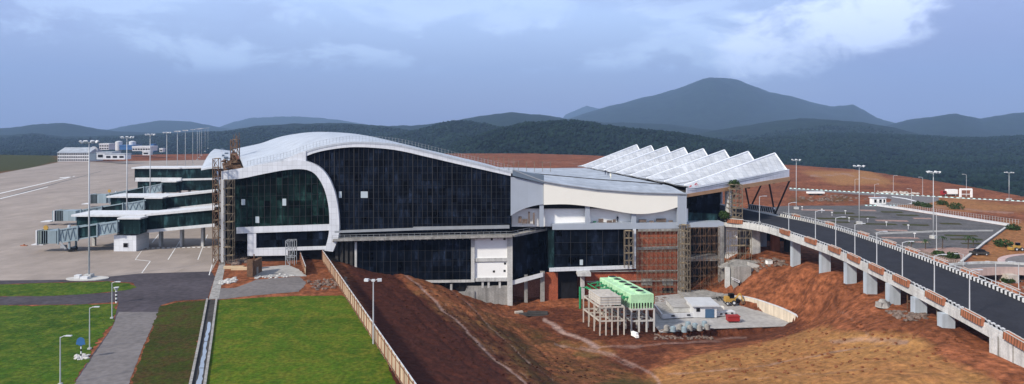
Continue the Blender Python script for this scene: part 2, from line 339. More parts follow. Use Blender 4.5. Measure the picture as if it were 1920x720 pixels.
# bright tower of cloud on the right, dark rain sheet beyond it
def gauss(cx, cy, rx, ry, slant=0.0):
    dx = math_('ADD', az, -cx); dy = math_('ADD', el, -cy)
    dx = math_('ADD', dx, math_('MULTIPLY', dy, -slant))
    q = math_('ADD', math_('POWER', math_('ABSOLUTE', math_('MULTIPLY', dx, 1/rx)), 2.0), math_('POWER', math_('ABSOLUTE', math_('MULTIPLY', dy, 1/ry)), 2.0))
    return math_('SUBTRACT', 1.0, q)
g2 = math_('ADD', gauss(.66, .11, .30, .14, .5), math_('MULTIPLY', math_('ADD', n_med, -.5), 1.0))
b4 = mixc(math_('MULTIPLY', math_('MULTIPLY', rng_(g2, .0, .9), front), .75), b3, (2.9,3.3,6.0))
g1 = math_('ADD', gauss(.47, .145, .17, .085, 1.2), math_('MULTIPLY', math_('ADD', math_('ADD', n_med, n_fine), -1.0), 2.4))
b5 = mixc(math_('MULTIPLY', math_('MULTIPLY', rng_(g1, .05, 1.0), front), .9), b4, (10.2,11.6,14.8))
L.new(b5, bg.inputs['Color'])
SC.view_settings.view_transform = 'Standard'; SC.view_settings.look = 'None'; SC.view_settings.exposure = .3; SC.view_settings.gamma = 1
SC.cycles.use_denoising = True
try: SC.cycles.denoiser = 'OPENIMAGEDENOISE'
except Exception: pass
SC.cycles.max_bounces = 6; SC.cycles.diffuse_bounces = 3; SC.cycles.glossy_bounces = 3; SC.cycles.volume_bounces = 0
# ================= terrain =================
def inpoly(x, y, poly):
    c = np.zeros(x.shape, bool); n = len(poly); j = n-1
    for i in range(n):
        xi, yi = poly[i]; xj, yj = poly[j]
        k = ((yi > y) != (yj > y)) & (x < (xj-xi)*(y-yi)/(yj-yi+1e-12)+xi); c ^= k; j = i
    return c

CP = []
for px, py, Y in [(650,492,171),(700,514,170),(760,514,168),(800,525,170),(830,537,171),(870,556,171),(905,574,171),(950,585,171),
    (1000,588,168),(1060,570,172),(1100,600,158),(1170,626,143),(1290,550,177),(1350,560,172),(1460,610,150),(1250,640,138),(1400,640,138),
    (1000,640,146),(1100,660,135),(1230,690,122),(1230,718,117),(860,630,125),(760,600,125),(990,720,100),(880,720,95),(800,660,108),
    (760,550,150),(860,560,155),(950,620,145),(1050,680,125),(1100,715,112),(1400,558,166),(1480,590,152),(1530,606,142),
    (1430,500,172),(1440,482,176),(1500,500,163),(1500,540,156),(1560,515,146),(1560,545,142),(1560,565,137),(1560,600,130),(1600,532,138),(1600,560,132),(1600,600,121),(1500,580,151),(1549,511,149.5),(1640,552,130),
    (1690,575,120),(1740,595,112),(1800,630,103),(1850,660,97),(1900,700,88),(1700,640,104),(1600,660,108),(1500,640,122),(1640,600,117),(1670,572,122),(1450,680,112),
    (1300,690,118),(1400,719,102),(1600,719,92),(1750,719,88)]:
    p = P(px, py, Y); CP.append((p.x, p.y, p.z))
for k in range(9): CP.append((-48+k*6.6+.3, 171-k*16.2, 0.0))
CP += [(67,150,2.0),(66,138,2.3),(66.5,130,2.3),(66.5,122,2.3),(67,158,1.0),(66.5,114,2.6),(65.5,106,2.8),(75,180,.2),(75,150,1.2),(75,120,1.6),(75,100,1.8),(86,190,0),(86,160,.2),(86,130,.4),(86,100,.6),(86,70,.6),(20,60,-5),(45,60,0),(68,55,1.5),
       (50,186,-8),(54,178,-7),(52,198,-4),(60,188,0),(60,205,0),(72,205,0),(40,195,-9),(20,192,-10),(0,190,-10),(-20,190,-8),(-45,190,-4)]
for x in range(-60, 91, 15): CP.append((x, 216, 0.0))
CP = np.array(CP)
def phi(r): return r
Dm = phi(np.hypot(CP[:,None,0]-CP[None,:,0], CP[:,None,1]-CP[None,:,1]))
A_ = np.block([[Dm+np.eye(len(CP))*-.6, np.ones((len(CP),1))],[np.ones((1,len(CP))), np.zeros((1,1))]])
WT = np.linalg.solve(A_, np.append(CP[:,2], 0))
def vnoise(x, y, seed=0):           # smooth value noise, vectorised
    xi = np.floor(x).astype(np.int64); yi = np.floor(y).astype(np.int64); fx = x-xi; fy = y-yi
    fx = fx*fx*(3-2*fx); fy = fy*fy*(3-2*fy)
    def h(a, b):
        n = (a*374761393 + b*668265263 + seed*982451653) & 0x7fffffff
        n = ((n ^ (n >> 13))*1274126177) & 0x7fffffff
        return ((n ^ (n >> 16)) & 0xffff)/65535.0
    return (h(xi,yi)*(1-fx)+h(xi+1,yi)*fx)*(1-fy)+(h(xi,yi+1)*(1-fx)+h(xi+1,yi+1)*fx)*fy
def fbm(x, y, oct=5, seed=0, g=.5):
    s = 0; a = 1; t = 0
    for o in range(oct): s = s+a*(vnoise(x*2**o, y*2**o, seed+o)-.5); t += a; a *= g
    return s/t*2
def smooth(v, a, b):
    t = np.clip((v-a)/(b-a), 0, 1); return t*t*(3-2*t)
def pitw(X, Y):
    fl = (X+48)*1+(Y-171)*.407        # right of the hoarding line
    return smooth(fl, 0, 2.5)*(1-smooth(X, 86, 94))*(1-smooth(Y, 208, 216))
def zt(X, Y, rough=True):
    X = np.asarray(X, float); Y = np.asarray(Y, float); sh = X.shape; x = X.ravel(); y = Y.ravel()
    out = np.zeros_like(x); w = pitw(x, y); m = w > 0
    idx = np.nonzero(m)[0]
    for c in np.array_split(idx, max(1, len(idx)//20000)):
        r = np.hypot(x[c][:,None]-CP[None,:,0], y[c][:,None]-CP[None,:,1])
        out[c] = (phi(r)@WT[:-1]+WT[-1])*w[c]
    if rough:
        amp = w*.6*(1-.8*smooth(x, 61, 66))*(1-smooth(-np.abs(out+9.8), -2.0, -.6)*.85)
        out = out+amp*(fbm(x/9, y/9, 5, 3, .55)+.35*fbm(x/2.2, y/2.2, 3, 9))
        # erosion gullies down the right-hand mound
        gm = w*smooth(x, 52, 58)*(1-smooth(x, 62, 65.5))*(1-smooth(y, 165, 172))*smooth(out, -9, -6)
        out = out-gm*.5*np.abs(fbm((x+y*.6)/3.5, (y-x*.3)/14, 4, 21))*1.5
        yd = inpoly(x, y, YARD); out = np.where(yd, ZPIT-.02, out)
    return out.reshape(sh)
ZPIT = -9.55
YARD = [tuple(G(*q, ZPIT).xy) for q in [(1228,611),(1238,624),(1330,617),(1480,612),(1500,618),(1478,603),(1442,589),(1388,573),(1374,558),(1290,550),(1228,556)]]
def zg(x, y): return float(zt(np.array([x]), np.array([y]))[0])
EDGE = [(-900,292),(0,289),(110,291),(500,286),(840,287),(1000,287),(1100,290),(1300,300),(1480,308),(1600,316),(1700,330),(1800,345),(1860,355),(1920,366),(2100,400),(3000,430)]
def edgeY(px):
    py = np.interp(px, [e[0] for e in EDGE], [e[1] for e in EDGE]); return FX*H/(py-HY)
def gridmesh(name, XX, YY, ZZ, material, kind='structure', zone=None, keep=None, smoothf=True):
    nr, nc = XX.shape; v = np.stack([XX,YY,ZZ], -1).reshape(-1,3)
    i = np.arange(nr*nc).reshape(nr,nc); q = np.stack([i[:-1,:-1], i[:-1,1:], i[1:,1:], i[1:,:-1]], -1).reshape(-1,4)
    me = bpy.data.meshes.new(name); me.vertices.add(len(v)); me.vertices.foreach_set('co', v.astype(np.float32).ravel())
    me.loops.add(q.size); me.loops.foreach_set('vertex_index', q.astype(np.int32).ravel())
    me.polygons.add(len(q)); me.polygons.foreach_set('loop_start', np.arange(0, q.size, 4, dtype=np.int32)); me.polygons.foreach_set('use_smooth', np.full(len(q), smoothf))
    me.update(calc_edges=True); me.materials.append(material)
    if zone is not None:
        a = me.color_attributes.new('zone', 'FLOAT_COLOR', 'POINT'); c = np.ones((len(v),4), np.float32); c[:] = zone.reshape(-1,4); a.data.foreach_set('color', c.ravel())
    o = bpy.data.objects.new(name, me); COL.objects.link(o); o['kind'] = kind; return o
# --- ground: one sheet, finer where the pit is
cols = np.concatenate([np.arange(-2600,-100,50), np.arange(-100,500,12), np.arange(500,2000,4), np.arange(2000,2200,12), np.arange(2200,4600,60)])
t = np.concatenate([np.arange(40,80,4), np.arange(80,200,.6), np.geomspace(200,330,45)])
far = np.linspace(0,1,60)**1.3
U = (cols-CX)/FX; EY = edgeY(cols)
rows = [np.full(len(cols), a) for a in t]
for f in far[1:]: rows.append(330+(EY+30-330)*f if True else 0)
YY = np.array(rows); YY[len(t):] = np.maximum(YY[len(t):], YY[len(t)-1]+np.arange(1,len(far))[:,None]*.5)
XX = YY*U[None,:]
ZZ = zt(XX, YY)
farw = smooth(YY, 340, 430)*smooth(XX,-1e9,1)
ZZ = ZZ+farw*fbm(XX/60, YY/60, 4, 5)*.5*smooth(XX, 60, 200)
over = YY-EY[None,:]
ZZ = ZZ-np.clip(over+6, 0, None)**1.25*.35-.003
PX = CX+FX*XX/YY; PY = HY+FX*(H-ZZ)/YY
zone = np.zeros(XX.shape+(4,), np.float32)
def blob(ch, poly, val=1.0, soft=0.0):
    nx = PX+22*fbm(XX/12, YY/12, 4, 31); ny = PY+9*fbm(XX/12, YY/12, 4, 37)
    m = inpoly(nx, ny, poly); zone[...,ch] = np.where(m, val, zone[...,ch])
blob(2, [(640,490),(740,500),(780,545),(960,620),(1060,730),(740,740)], .75)
blob(2, [(680,515),(800,545),(960,680),(1000,730),(740,740)], .85)
blob(2, [(960,600),(1120,600),(1110,640),(1000,645)], .5)
blob(2, [(980,575),(1480,575),(1530,635),(1440,640),(1250,662),(1210,700),(1130,690),(1050,640)], .52)
blob(1, [(860,555),(930,585),(1040,625),(1140,670),(1240,730),(1000,730),(940,650)], .3)
blob(1, [(1180,700),(1300,730),(1100,730)], .6)
blob(0, [(1230,690),(1450,640),(1560,610),(1700,640),(1850,700),(1900,740),(1200,740)], .60)
blob(0, [(1560,620),(1720,630),(1760,650),(1620,665)], .85)
blob(0, [(780,505),(860,560),(960,640),(1010,730),(960,730),(860,620),(760,530)], .22)
blob(0, [(1500,318),(1640,322),(1700,350),(1560,348)], .6)
blob(0, [(1880,410),(2000,430),(2000,520),(1810,500)], .45)
blob(0, [(1640,385),(1780,370),(1940,385),(1940,400),(1760,395)], .5)
blob(1, [(1480,372),(1600,372),(1600,381),(1480,381)], .45)
blob(1, [(-200,285),(110,288),(108,303),(60,318),(-200,340)], 1.1)
blob(0, [(1040,640),(1130,640),(1160,660),(1090,670)], .4)
for _ in range(9):
    zone[1:-1,1:-1] = (zone[1:-1,1:-1]*2+zone[:-2,1:-1]+zone[2:,1:-1]+zone[1:-1,:-2]+zone[1:-1,2:])/6
def track(pts, wpx, val, depth=0.0, ch=3):
    nx = PX+5*fbm(XX/6, YY/6, 3, 51); ny = PY+4*fbm(XX/6, YY/6, 3, 57); dd = np.full(XX.shape, 1e9)
    for (x0,y0),(x1,y1) in zip(pts, pts[1:]):
        vx, vy = x1-x0, y1-y0; t_ = np.clip(((nx-x0)*vx+(ny-y0)*vy)/(vx*vx+vy*vy), 0, 1); dd = np.minimum(dd, np.hypot(nx-x0-t_*vx, ny-y0-t_*vy))
    g_ = np.exp(-(dd/wpx)**2); zone[...,ch] = np.maximum(zone[...,ch], (val*g_).astype(np.float32)); return g_*depth
T1 = [(745,500),(790,540),(832,580),(862,606),(900,645),(945,685),(1000,730)]
dz_ = track(T1, 2.6, .75, .25)
for k_, (ox, oy, w_, v_, dp) in enumerate(((9,-4,2,.35,.3),(24,-11,2,.15,.35),(36,-17,2,.5,.3),(45,-22,1.6,.3,.3),(-14,8,2,.1,.3),(62,-30,2,.25,.3),(70,-34,2,.2,.3),(-40,20,2,.1,.25),(96,-46,2,.1,.3))):
    dz_ = dz_+track([(x+ox,y+oy) for x, y in T1], w_, v_, dp)
for pts_, w_, v_ in (([(1020,600),(1060,622),(1100,640),(1120,650)],5,.9),([(1090,650),(1150,665),(1220,700),(1250,730)],4,.6),([(1110,650),(1200,650),(1300,640),(1400,632)],3,.45),([(1040,645),(1120,660),(1190,690)],3,.5),([(1250,700),(1400,690),(1560,660),(1700,640)],3,.5),([(1560,640),(1640,636),(1700,640)],7,.5),([(1300,720),(1480,705),(1640,690)],3,.35),([(1540,560),(1600,600),(1640,640)],4,.35),([(1430,520),(1500,560)],3,.3),
        ([(1520,330),(1580,326),(1650,338)],2,.6),([(1700,380),(1800,392),(1900,398)],3,.5),([(880,300),(1000,304),(1090,306)],1.5,.5)):
    dz_ = dz_+track(pts_, w_, v_, .12)
ZZ = ZZ-dz_*(YY < 200)
gridmesh('ground', XX, YY, ZZ, M['earth'], zone=zone)
# --- hills beyond the plateau
def ridge(pts, Yc, wn, wf): return (np.array([p[0] for p in pts]), np.array([p[1] for p in pts]), Yc, wn, wf)
RID = [
 ridge([(-900,262),(0,256),(60,250),(120,258),(200,256),(300,251),(420,246),(480,237),(540,233),(640,231),(720,236),(780,246),(900,300)], 3300, 900, 1500),
 ridge([(-900,250),(0,241),(50,236),(80,233),(120,231),(150,235),(185,243),(230,247),(330,252),(500,270),(2600,290)], 5200, 900, 1500),
 ridge([(-900,252),(180,250),(230,237),(300,226),(360,229),(420,240),(600,262),(2600,290)], 8200, 1200, 1500),
 ridge([(-900,252),(380,250),(440,228),(470,221),(560,219),(620,223),(700,236),(760,250),(2600,290)], 10500, 1300, 1500),
 ridge([(500,300),(700,262),(780,247),(820,236),(850,229),(880,230),(930,238),(1000,258),(1100,300)], 2500, 650, 800),
 ridge([(600,262),(720,238),(800,234),(850,227),(900,217),(960,211),(1010,215),(1060,223),(1130,229),(1250,233),(1330,243),(1420,262),(2600,300)], 4600, 1100, 1200),
 ridge([(760,320),(860,270),(930,246),(985,234),(1040,230),(1075,229),(1110,234),(1160,243),(1230,249),(1290,256),(1360,268),(1480,290),(1600,310)], 1750, 480, 700),
 ridge([(960,262),(1040,240),(1060,216),(1100,199),(1150,210),(1240,225),(1400,262)], 12500, 1300, 1300),
 ridge([(960,252),(1060,226),(1090,215),(1130,203),(1190,188),(1250,175),(1290,160),(1315,150),(1330,148),(1370,150),(1400,158),(1440,172),(1480,180),(1520,192),(1560,200),(1600,197),(1620,207),(1645,222),(1700,238),(1800,252),(2600,280)], 8200, 2200, 1800),
 ridge([(1200,280),(1330,246),(1400,236),(1450,227),(1500,222),(1560,225),(1620,230),(1680,240),(1760,262),(2600,300)], 3600, 1000, 1200),
 ridge([(1500,270),(1640,240),(1700,226),(1750,219),(1790,214),(1840,223),(1900,212),(1960,208),(2100,220),(2600,235)], 5600, 1200, 1500),
 ridge([(1300,290),(1420,262),(1560,252),(1680,256),(1800,262),(1920,258),(2100,262),(2600,270)], 2400, 800, 900),
]
BASE = -62.0
def hz(px, Y):
    ey = edgeY(px); b = BASE*smooth(Y-ey, -10, 190)-10
    z = b+18*fbm((px-CX)/FX*Y/500, Y/500, 5, 40)*smooth(Y-ey, 60, 400)
    for xs, ys, Yc, wn, wf in RID:
        py = np.interp(px, xs, ys, left=300, right=300)
        c = H-(py-HY)/FX*Yc
        wdt = np.where(Y < Yc, wn, wf)
        Yw = Y+wdt*.35*fbm((px-CX)/FX*Yc/(wn*.6), Y/(wn*2.2), 4, int(Yc))*np.minimum(1, np.abs(Y-Yc)/(wdt*.5))
        prof = np.exp(-((Yw-Yc)/wdt)**2*1.2)
        zi = BASE+(c-BASE)*prof+(c-BASE)*.05*prof*fbm((px-CX)/FX*Y/(wn*.18), Y/(wn*.3), 5, int(Yc)+3)*np.minimum(1, np.abs(Y-Yc)/(wdt*.2))
        zi += Yc*.0018*fbm((px-CX)/FX*Y/(Yc*.02), Y/(Yc*.02), 4, int(Yc)+7, .6)
        z = np.maximum(z, zi)
    return z
hc = np.concatenate([np.arange(-900,-60,20), np.arange(-60,2000,4), np.arange(2000,2900,20)])
hr = np.linspace(0,1,330)
EYh = edgeY(hc)
YH = (EYh[None,:]+8)*(15000/(EYh[None,:]+8))**hr[:,None]
PXh = np.broadcast_to(hc[None,:], YH.shape); ZH = hz(PXh, YH); XH = (PXh-CX)/FX*YH
gridmesh('hills', XH, YH, ZH, M['forest'])
# --- forest: crowns one could never count
n = 42000
px = rng.uniform(-80, 2000, n); ey = edgeY(px); tt = rng.random(n)**.8
Y = (ey+14+rng.random(n)*10)*((3000/(ey+14))**tt)
X = (px-CX)/FX*Y; Z = hz(px, Y)
bmi = bmesh.new(); bmesh.ops.create_icosphere(bmi, subdivisions=1, radius=1)
iv = np.array([v.co[:] for v in bmi.verts]); ifc = np.array([[v.index for v in f.verts] for f in bmi.faces]); bmi.free()
r = rng.uniform(2.0, 4.6, n)*(1+.45*tt); ang = rng.uniform(0, 6.28, n)
jit = 1+rng.uniform(-.28, .28, (n, len(iv)))
ca, sa = np.cos(ang)[:,None], np.sin(ang)[:,None]
vx = (iv[None,:,0]*ca-iv[None,:,1]*sa)*jit; vy = (iv[None,:,0]*sa+iv[None,:,1]*ca)*jit; vz = iv[None,:,2]*jit*.9
V = np.stack([X[:,None]+vx*r[:,None], Y[:,None]+vy*r[:,None], (Z+r*.6)[:,None]+vz*r[:,None]], -1).reshape(-1,3)
Fa = (ifc[None]+(np.arange(n)*len(iv))[:,None,None]).reshape(-1,3)
me = bpy.data.meshes.new('forest'); me.vertices.add(len(V)); me.vertices.foreach_set('co', V.astype(np.float32).ravel())
me.loops.add(Fa.size); me.loops.foreach_set('vertex_index', Fa.astype(np.int32).ravel()); me.polygons.add(len(Fa)); me.polygons.foreach_set('loop_start', np.arange(0, Fa.size, 3, dtype=np.int32)); me.update(calc_edges=True)
me.materials.append(M['forest']); fo = bpy.data.objects.new('forest', me); COL.objects.link(fo)
tag(fo, 'dense dark green forest covering the hills beyond the red earth', 'forest', kind='stuff')
# --- haze
hb = MB(); hb.box((0,7500,560), (24000,15800,1500)); 
hm = bpy.data.materials.new('haze'); hm.use_nodes = True; hn = hm.node_tree; hn.nodes.clear()
ho = hn.nodes.new('ShaderNodeOutputMaterial'); hv = hn.nodes.new('ShaderNodeVolumePrincipled'); hv.inputs['Color'].default_value = (.42,.63,1.0,1); hv.inputs['Density'].default_value = .88e-4; hv.inputs['Anisotropy'].default_value = 0.0
hn.links.new(hv.outputs[0], ho.inputs['Volume'])
hz_o = hb.build('haze', hm); tag(hz_o, 'pale blue haze between the terminal and far hills', 'haze', kind='stuff')
# --- sheets lying on the plateau
def sheet(name, px, material, lvl=1, kind='structure', world=False, jit=0.0):
    pts = [Vector((x, y, 0)) for x, y in px] if world else [G(x, y) for x, y in px]
    if jit:                          # ragged natural edge
        out = []
        for i, a in enumerate(pts):
            b = pts[(i+1) % len(pts)]; k = max(1, int((b-a).length/.5)); k = min(k, 220)
            nrm = Vector((-(b-a).y, (b-a).x, 0)).normalized()
            for j in range(k):
                q = a.lerp(b, j/k); s = jit*float(fbm(np.array([q.x/2.2]), np.array([q.y/2.2]), 4, 77, .75)[0])
                out.append(q+nrm*s)
        pts = out
    m = MB(); m.face([(p.x, p.y, .004*lvl) for p in pts])
    me_o = m.build(name, material)
    bm = bmesh.new(); bm.from_mesh(me_o.data); bmesh.ops.triangulate(bm, faces=bm.faces, ngon_method='EAR_CLIP')
    for f in bm.faces:
        if f.normal.z < 0: f.normal_flip()
    bm.to_mesh(me_o.data); bm.free()
    me_o['kind'] = kind; return me_o
AIR = Vector((-.4375,1,0)).normalized()
sheet('apron', [(-2200,527),(0,527),(150,525),(260,514),(396,510),(417,472),(417,440),(500,298),(300,301),(110,304),(60,314),(0,325),(-500,360),(-2200,420)], M['apron'], 3)
sheet('apron_shoulder', [(-2200,534),(0,533),(120,529),(200,527),(250,530),(255,540),(200,549),(100,555),(-400,561),(-2200,566),(-2200,574),(0,572),(150,571),(222,566),(212,612),(175,662),(138,720),(90,800),(200,800),(238,720),(270,640),(302,572),(330,564),(389,561),(403,519),(396,509),(260,513),(150,524),(0,526),(-2200,526)], M['shoulder'], 4)
sheet('service_road', [(222,585),(205,625),(175,668),(138,722),(90,800),(205,800),(240,722),(270,645),(298,585)], M['asphalt'], 5, jit=.2)
sheet('grass_verge', [(-2200,537),(0,534),(120,530),(200,528),(240,531),(254,538),(245,543),(180,550),(100,555),(-400,559),(-2200,563)], M['grassfield'], 6, jit=.8)
sheet('grass_field', [(-2200,578),(0,573),(150,572),(219,570),(211,602),(175,657),(137,722),(90,800),(-2200,800)], M['grassfield'], 6, jit=1.0)
sheet('grass_strip', [(302,574),(335,566),(389,563),(372,640),(356,722),(340,800),(205,800),(244,722),(274,645)], M['grassdry'], 6, jit=.7)
sheet('grass_lawn', [(408,563),(520,556),(640,554),(664,566),(690,600),(722,670),(742,722),(770,800),(372,800),(384,722),(396,640)], M['grass'], 6, jit=.4)
sheet('concrete_path', [(400,560),(404,541),(440,540),(482,524),(560,519),(576,531),(560,547),(470,555),(408,562)], M['asphalt'], 5, jit=.6)
sheet('concrete_strip', [(391,562),(404,516),(417,478),(424,478),(421,505),(410,560)], M['concrete'], 7)
sheet('entrance_apron', [(470,520),(478,502),(540,497),(560,505),(575,518),(530,519)], M['slab'], 8, jit=.3)
for q in ([(265,512),(281,490),(253,487),(270,464),(270.6,464),(254.6,486.6),(282.6,489.6),(266.6,512)], ):
    sheet('apron_marking', q, M['paintline'], 4)
for a, b in (((315,487),(345,440)), ((371,487),(389,440)), ((285,455),(304,432)), ((392,516),(401,485))):
    sheet('apron_marking', [(a[0]-.8,a[1]),(a[0]+.8,a[1]),(b[0]+.7,b[1]),(b[0]-.7,b[1])], M['paintline'], 5)
for k in range(13):
    x = 275+k*9.5; sheet('apron_marking', [(x,464.6-k*.15),(x+5.5,464.4-k*.15),(x+5.5,466-k*.15),(x,466.2-k*.15)], M['paintline'], 4)
sheet('apron_marking', [(-20,377),(190,320.5),(190,321.1),(-20,379)], M['jointline'], 4)
for a, b in (((0,362),(140,330)),((0,372),(90,350)),((112,333),(138,331))):
    sheet('apron_marking', [a, b, (b[0], b[1]+.9), (a[0], a[1]+1.3)], M['paintline'], 5)
# car park and roads on the landward side
sheet('car_park', [(1380,394),(1480,385.6),(1640,385.5),(1892,424.5),(1800,494),(1745,492),(1660,480),(1560,455),(1440,425)], M['carpark'], 3)
for k, (x0, y0, x1) in enumerate([(1500,392,1560),(1560,398,1600),(1590,405,1640),(1610,393,1640),(1650,396,1690),(1680,402,1720),(1710,408,1745),(1760,418,1800),(1530,408,1600),(1640,412,1700),(1600,418,1680),
        (1690,420,1740),(1640,430,1700),(1720,432,1770),(1770,440,1830),(1650,444,1720),(1780,447,1840),(1800,455,1850),(1700,452,1740),(1560,415,1590)]):
    sheet('planted_island', [(x0,y0),(x1,y0+(x1-x0)*.02),(x1+4,y0+2.6+(x1-x0)*.02),(x0+4,y0+2.6)], M['grassdry'] if k % 3 else M['earth'], 5, jit=.5)
sheet('car_park_lane', [(1640,436),(1780,431),(1862,431),(1862,434),(1780,434.5),(1642,440)], M['concrete'], 6)
sheet('planting_bed', [(1690,468),(1780,464),(1836,466),(1800,494),(1745,489)], M['earth'], 7, jit=.6)
sheet('loop_road', [(1480,354),(1560,358),(1640,363),(1760,370),(1760,376),(1735,383),(1660,385),(1600,384.8),(1640,382.5),(1668,379),(1672,374),(1650,368),(1560,361),(1480,357)], M['asphalt'], 4)
sheet('loop_road_marking', [(1672,368),(1700,372),(1719,377),(1714,381),(1700,383),(1712,380),(1715,377.5),(1697,373),(1672,369.2)], M['paintline'], 5)
sheet('lower_road', [(1380,470),(1440,470),(1500,478),(1620,520),(1700,565),(1650,575),(1560,520),(1490,493),(1430,480)], M['deck'], 3) if False else None
# ================= terminal =================
T = thing('terminal_building', 'huge unfinished airport terminal with white wavy roof and black glass front', 'terminal', (-20,174,0))
def lerp_poly(pts, x): return float(np.interp(x, [p[0] for p in pts], [p[1] for p in pts]))
ROOFTOP = [(415,322),(450,316),(490,307),(530,298),(552,291),(573,283),(600,275),(640,268),(680,266),(740,270),(800,283),(860,298),(920,312),(960,322)]
def smoothpts(pts, k=6):            # Catmull-Rom through pixel points
    out = []
    for i in range(len(pts)-1):
        p0 = pts[max(0,i-1)]; p1 = pts[i]; p2 = pts[i+1]; p3 = pts[min(len(pts)-1,i+2)]
        for j in range(k):
            t_ = j/k; out.append(tuple(.5*((2*p1[c])+(-p0[c]+p2[c])*t_+(2*p0[c]-5*p1[c]+4*p2[c]-p3[c])*t_*t_+(-p0[c]+3*p1[c]-3*p2[c]+p3[c])*t_**3) for c in (0,1)))
    out.append(pts[-1]); return out
RT = smoothpts(ROOFTOP, 5)
def band(mb, outer, inner, off, th, flip=False):     # ribbon between two equally sampled outlines
    n = len(outer)
    for i in range(n-1):
        q = [Fp(*outer[i],off), Fp(*outer[i+1],off), Fp(*inner[i+1],off), Fp(*inner[i],off)]
        b = [p+Vector((0,th,0)) for p in q]
        mb.face(q); mb.face(b[::-1]); mb.face([q[0],b[0],b[1],q[1]]); mb.face([q[3],q[2],b[2],b[3]])
        if i == 0: mb.face([q[0],q[3],b[3],b[0]])
        if i == n-2: mb.face([q[1],b[1],b[2],q[2]])
def resample(pts, n):
    pts = [Vector((p[0],p[1],0)) for p in pts]; L_ = [0]
    for a, b in zip(pts, pts[1:]): L_.append(L_[-1]+(b-a).length)
    out = []
    for k in range(n):
        s = L_[-1]*k/(n-1); i = max(j for j in range(len(pts)-1) if L_[j] <= s+1e-9); f = (s-L_[i])/max(1e-9, L_[i+1]-L_[i]); q = pts[i].lerp(pts[i+1], min(1,f)); out.append((q.x,q.y))
    return out
# big ribbon over the main glass
up_o = smoothpts([(573,283),(600,275.5),(640,268.5),(680,266.5),(740,270.5),(800,283.5),(860,298.5),(920,312),(958,321.5)], 5)
up_i = smoothpts([(573,293),(600,284),(640,277.5),(680,276),(740,281),(800,294),(860,308),(920,321.5),(958,330)], 5)
m = MB(); band(m, up_o, up_i, .9, 1.6); m.build('roof_fascia', M['clad'], T)
# small ribbon that curls down to the ground
lo = resample(smoothpts([(415,321),(450,315.5),(490,308),(530,302),(560,299.5),(580,304),(600,314),(615,331),(627,358),(634,392),(636,430),(632,452),(624,472)], 6), 60)
li = resample(smoothpts([(415,336.5),(450,335),(490,327),(530,319.5),(560,317),(580,320),(594,330),(606,350),(613,372),(617,398),(617,430),(614,450),(608,470)], 6), 60)
m = MB(); band(m, lo, li, 1.4, 2.4); m.build('ribbon_frame', M['clad'], T)
m = MB(); m.fslab([(528,301.5),(552,290.5),(573.5,282.5),(573.5,303),(560,299.4)], 1.1, 1.2); m.build('ribbon_gusset', M['clad'], T)
# small glass
sg = smoothpts([(440,336),(490,326.5),(530,319),(560,316.5),(580,319.5),(595,330),(607,350),(614,372),(618,398),(618.5,424)], 3)+[(441,429)]
m = MB(); m.fslab(sg, .35, .5); g1 = m.build('side_glass_wall', M['glassgreen'], T)
m = MB(); m.fslab([(480,435),(616,431),(612,464),(480,467)], .35, .5); m.build('lower_side_glass', M['glass'], T)
m = MB(); m.fslab([(443,426.5),(619,420.5),(618.5,432),(443,438)], .9, 1.3); m.build('floor_band', M['clad'], T)
m = MB(); m.fslab([(464,438),(480,437.4),(480,480),(464,480)], .8, 1.2); m.build('frame_post', M['clad'], T)
m = MB(); m.fslab([(480,465.5),(612,461.5),(609,468),(540,470),(540,479),(480,480)], .8, 1.2); m.build('frame_sill', M['clad'], T)
m = MB(); m.fslab([(412,337),(420,336.6),(420,500),(412,500)], .3, 1.1); m.build('corner_column', M['white'], T)
m = MB()                            # the mullions of the small glass
for x in np.arange(452, 616, 11.0):
    top = float(np.interp(x, [p[0] for p in sg[:-1]], [p[1] for p in sg[:-1]]))
    m.bar(Fp(x, top, .4), Fp(x, 427-(x-443)*.034, .4), .09, .09)
for y in (346,366,386,406):
    xr = float(np.interp(y, [330,350,372,398], [595,606,613,617])); m.bar(Fp(442, y+3, .38), Fp(xr, y-2, .38), .07, .06)
m.build('side_mullions', M['mullion'], T)
# main glass
mt = smoothpts([(573,291),(600,282.5),(640,276),(680,274.5),(740,279.5),(800,292.5),(860,306.5),(920,320),(959,329)], 4)
mg = mt+[(959,433),(636,438)]+[(637,410),(633,380),(626,354),(614,329),(600,313),(582,303)]
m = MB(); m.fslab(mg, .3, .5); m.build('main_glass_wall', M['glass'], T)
m = MB()
for k, x in enumerate(np.arange(590, 958, 9.2)):
    top = float(np.interp(x, [p[0] for p in mt], [p[1] for p in mt])); bot = 434 if x > 637 else float(np.interp(x, [582,600,614,626,633,637], [303,313,329,354,380,410]))
    m.bar(Fp(x, top, .36), Fp(x, bot, .36), .1 if k % 4 else .2, .1)
for y in range(300, 430, 12):
    xl = float(np.interp(y, [293,303,313,329,354,380,410], [573,582,600,614,626,633,637])); xr = 958
    tops = [p for p in mt if p[1] > y and p[0] > 700]
    if tops: xr = min(958, tops[0][0])
    m.bar(Fp(xl, y, .35), Fp(xr, y, .35), .08, .05)
m.build('main_mullions', M['mullion'], T)
def stick(px, py, w_=7, h_=12, b=None):
    m = MB(); m.fslab([(px-w_/2,py-h_/2),(px+w_/2,py-h_/2),(px+w_/2,py+h_/2),(px-w_/2,py+h_/2)], .45, .08); m.build('pane_sticker', M['lens'], b or T)
for x, y, w_, h_ in ((456,379,7,11),(533,379,7,13),(482.5,412,7,12),(683,365,13,12),(638,365,5,12),(1090,492,6,10)): stick(x, y, w_, h_)
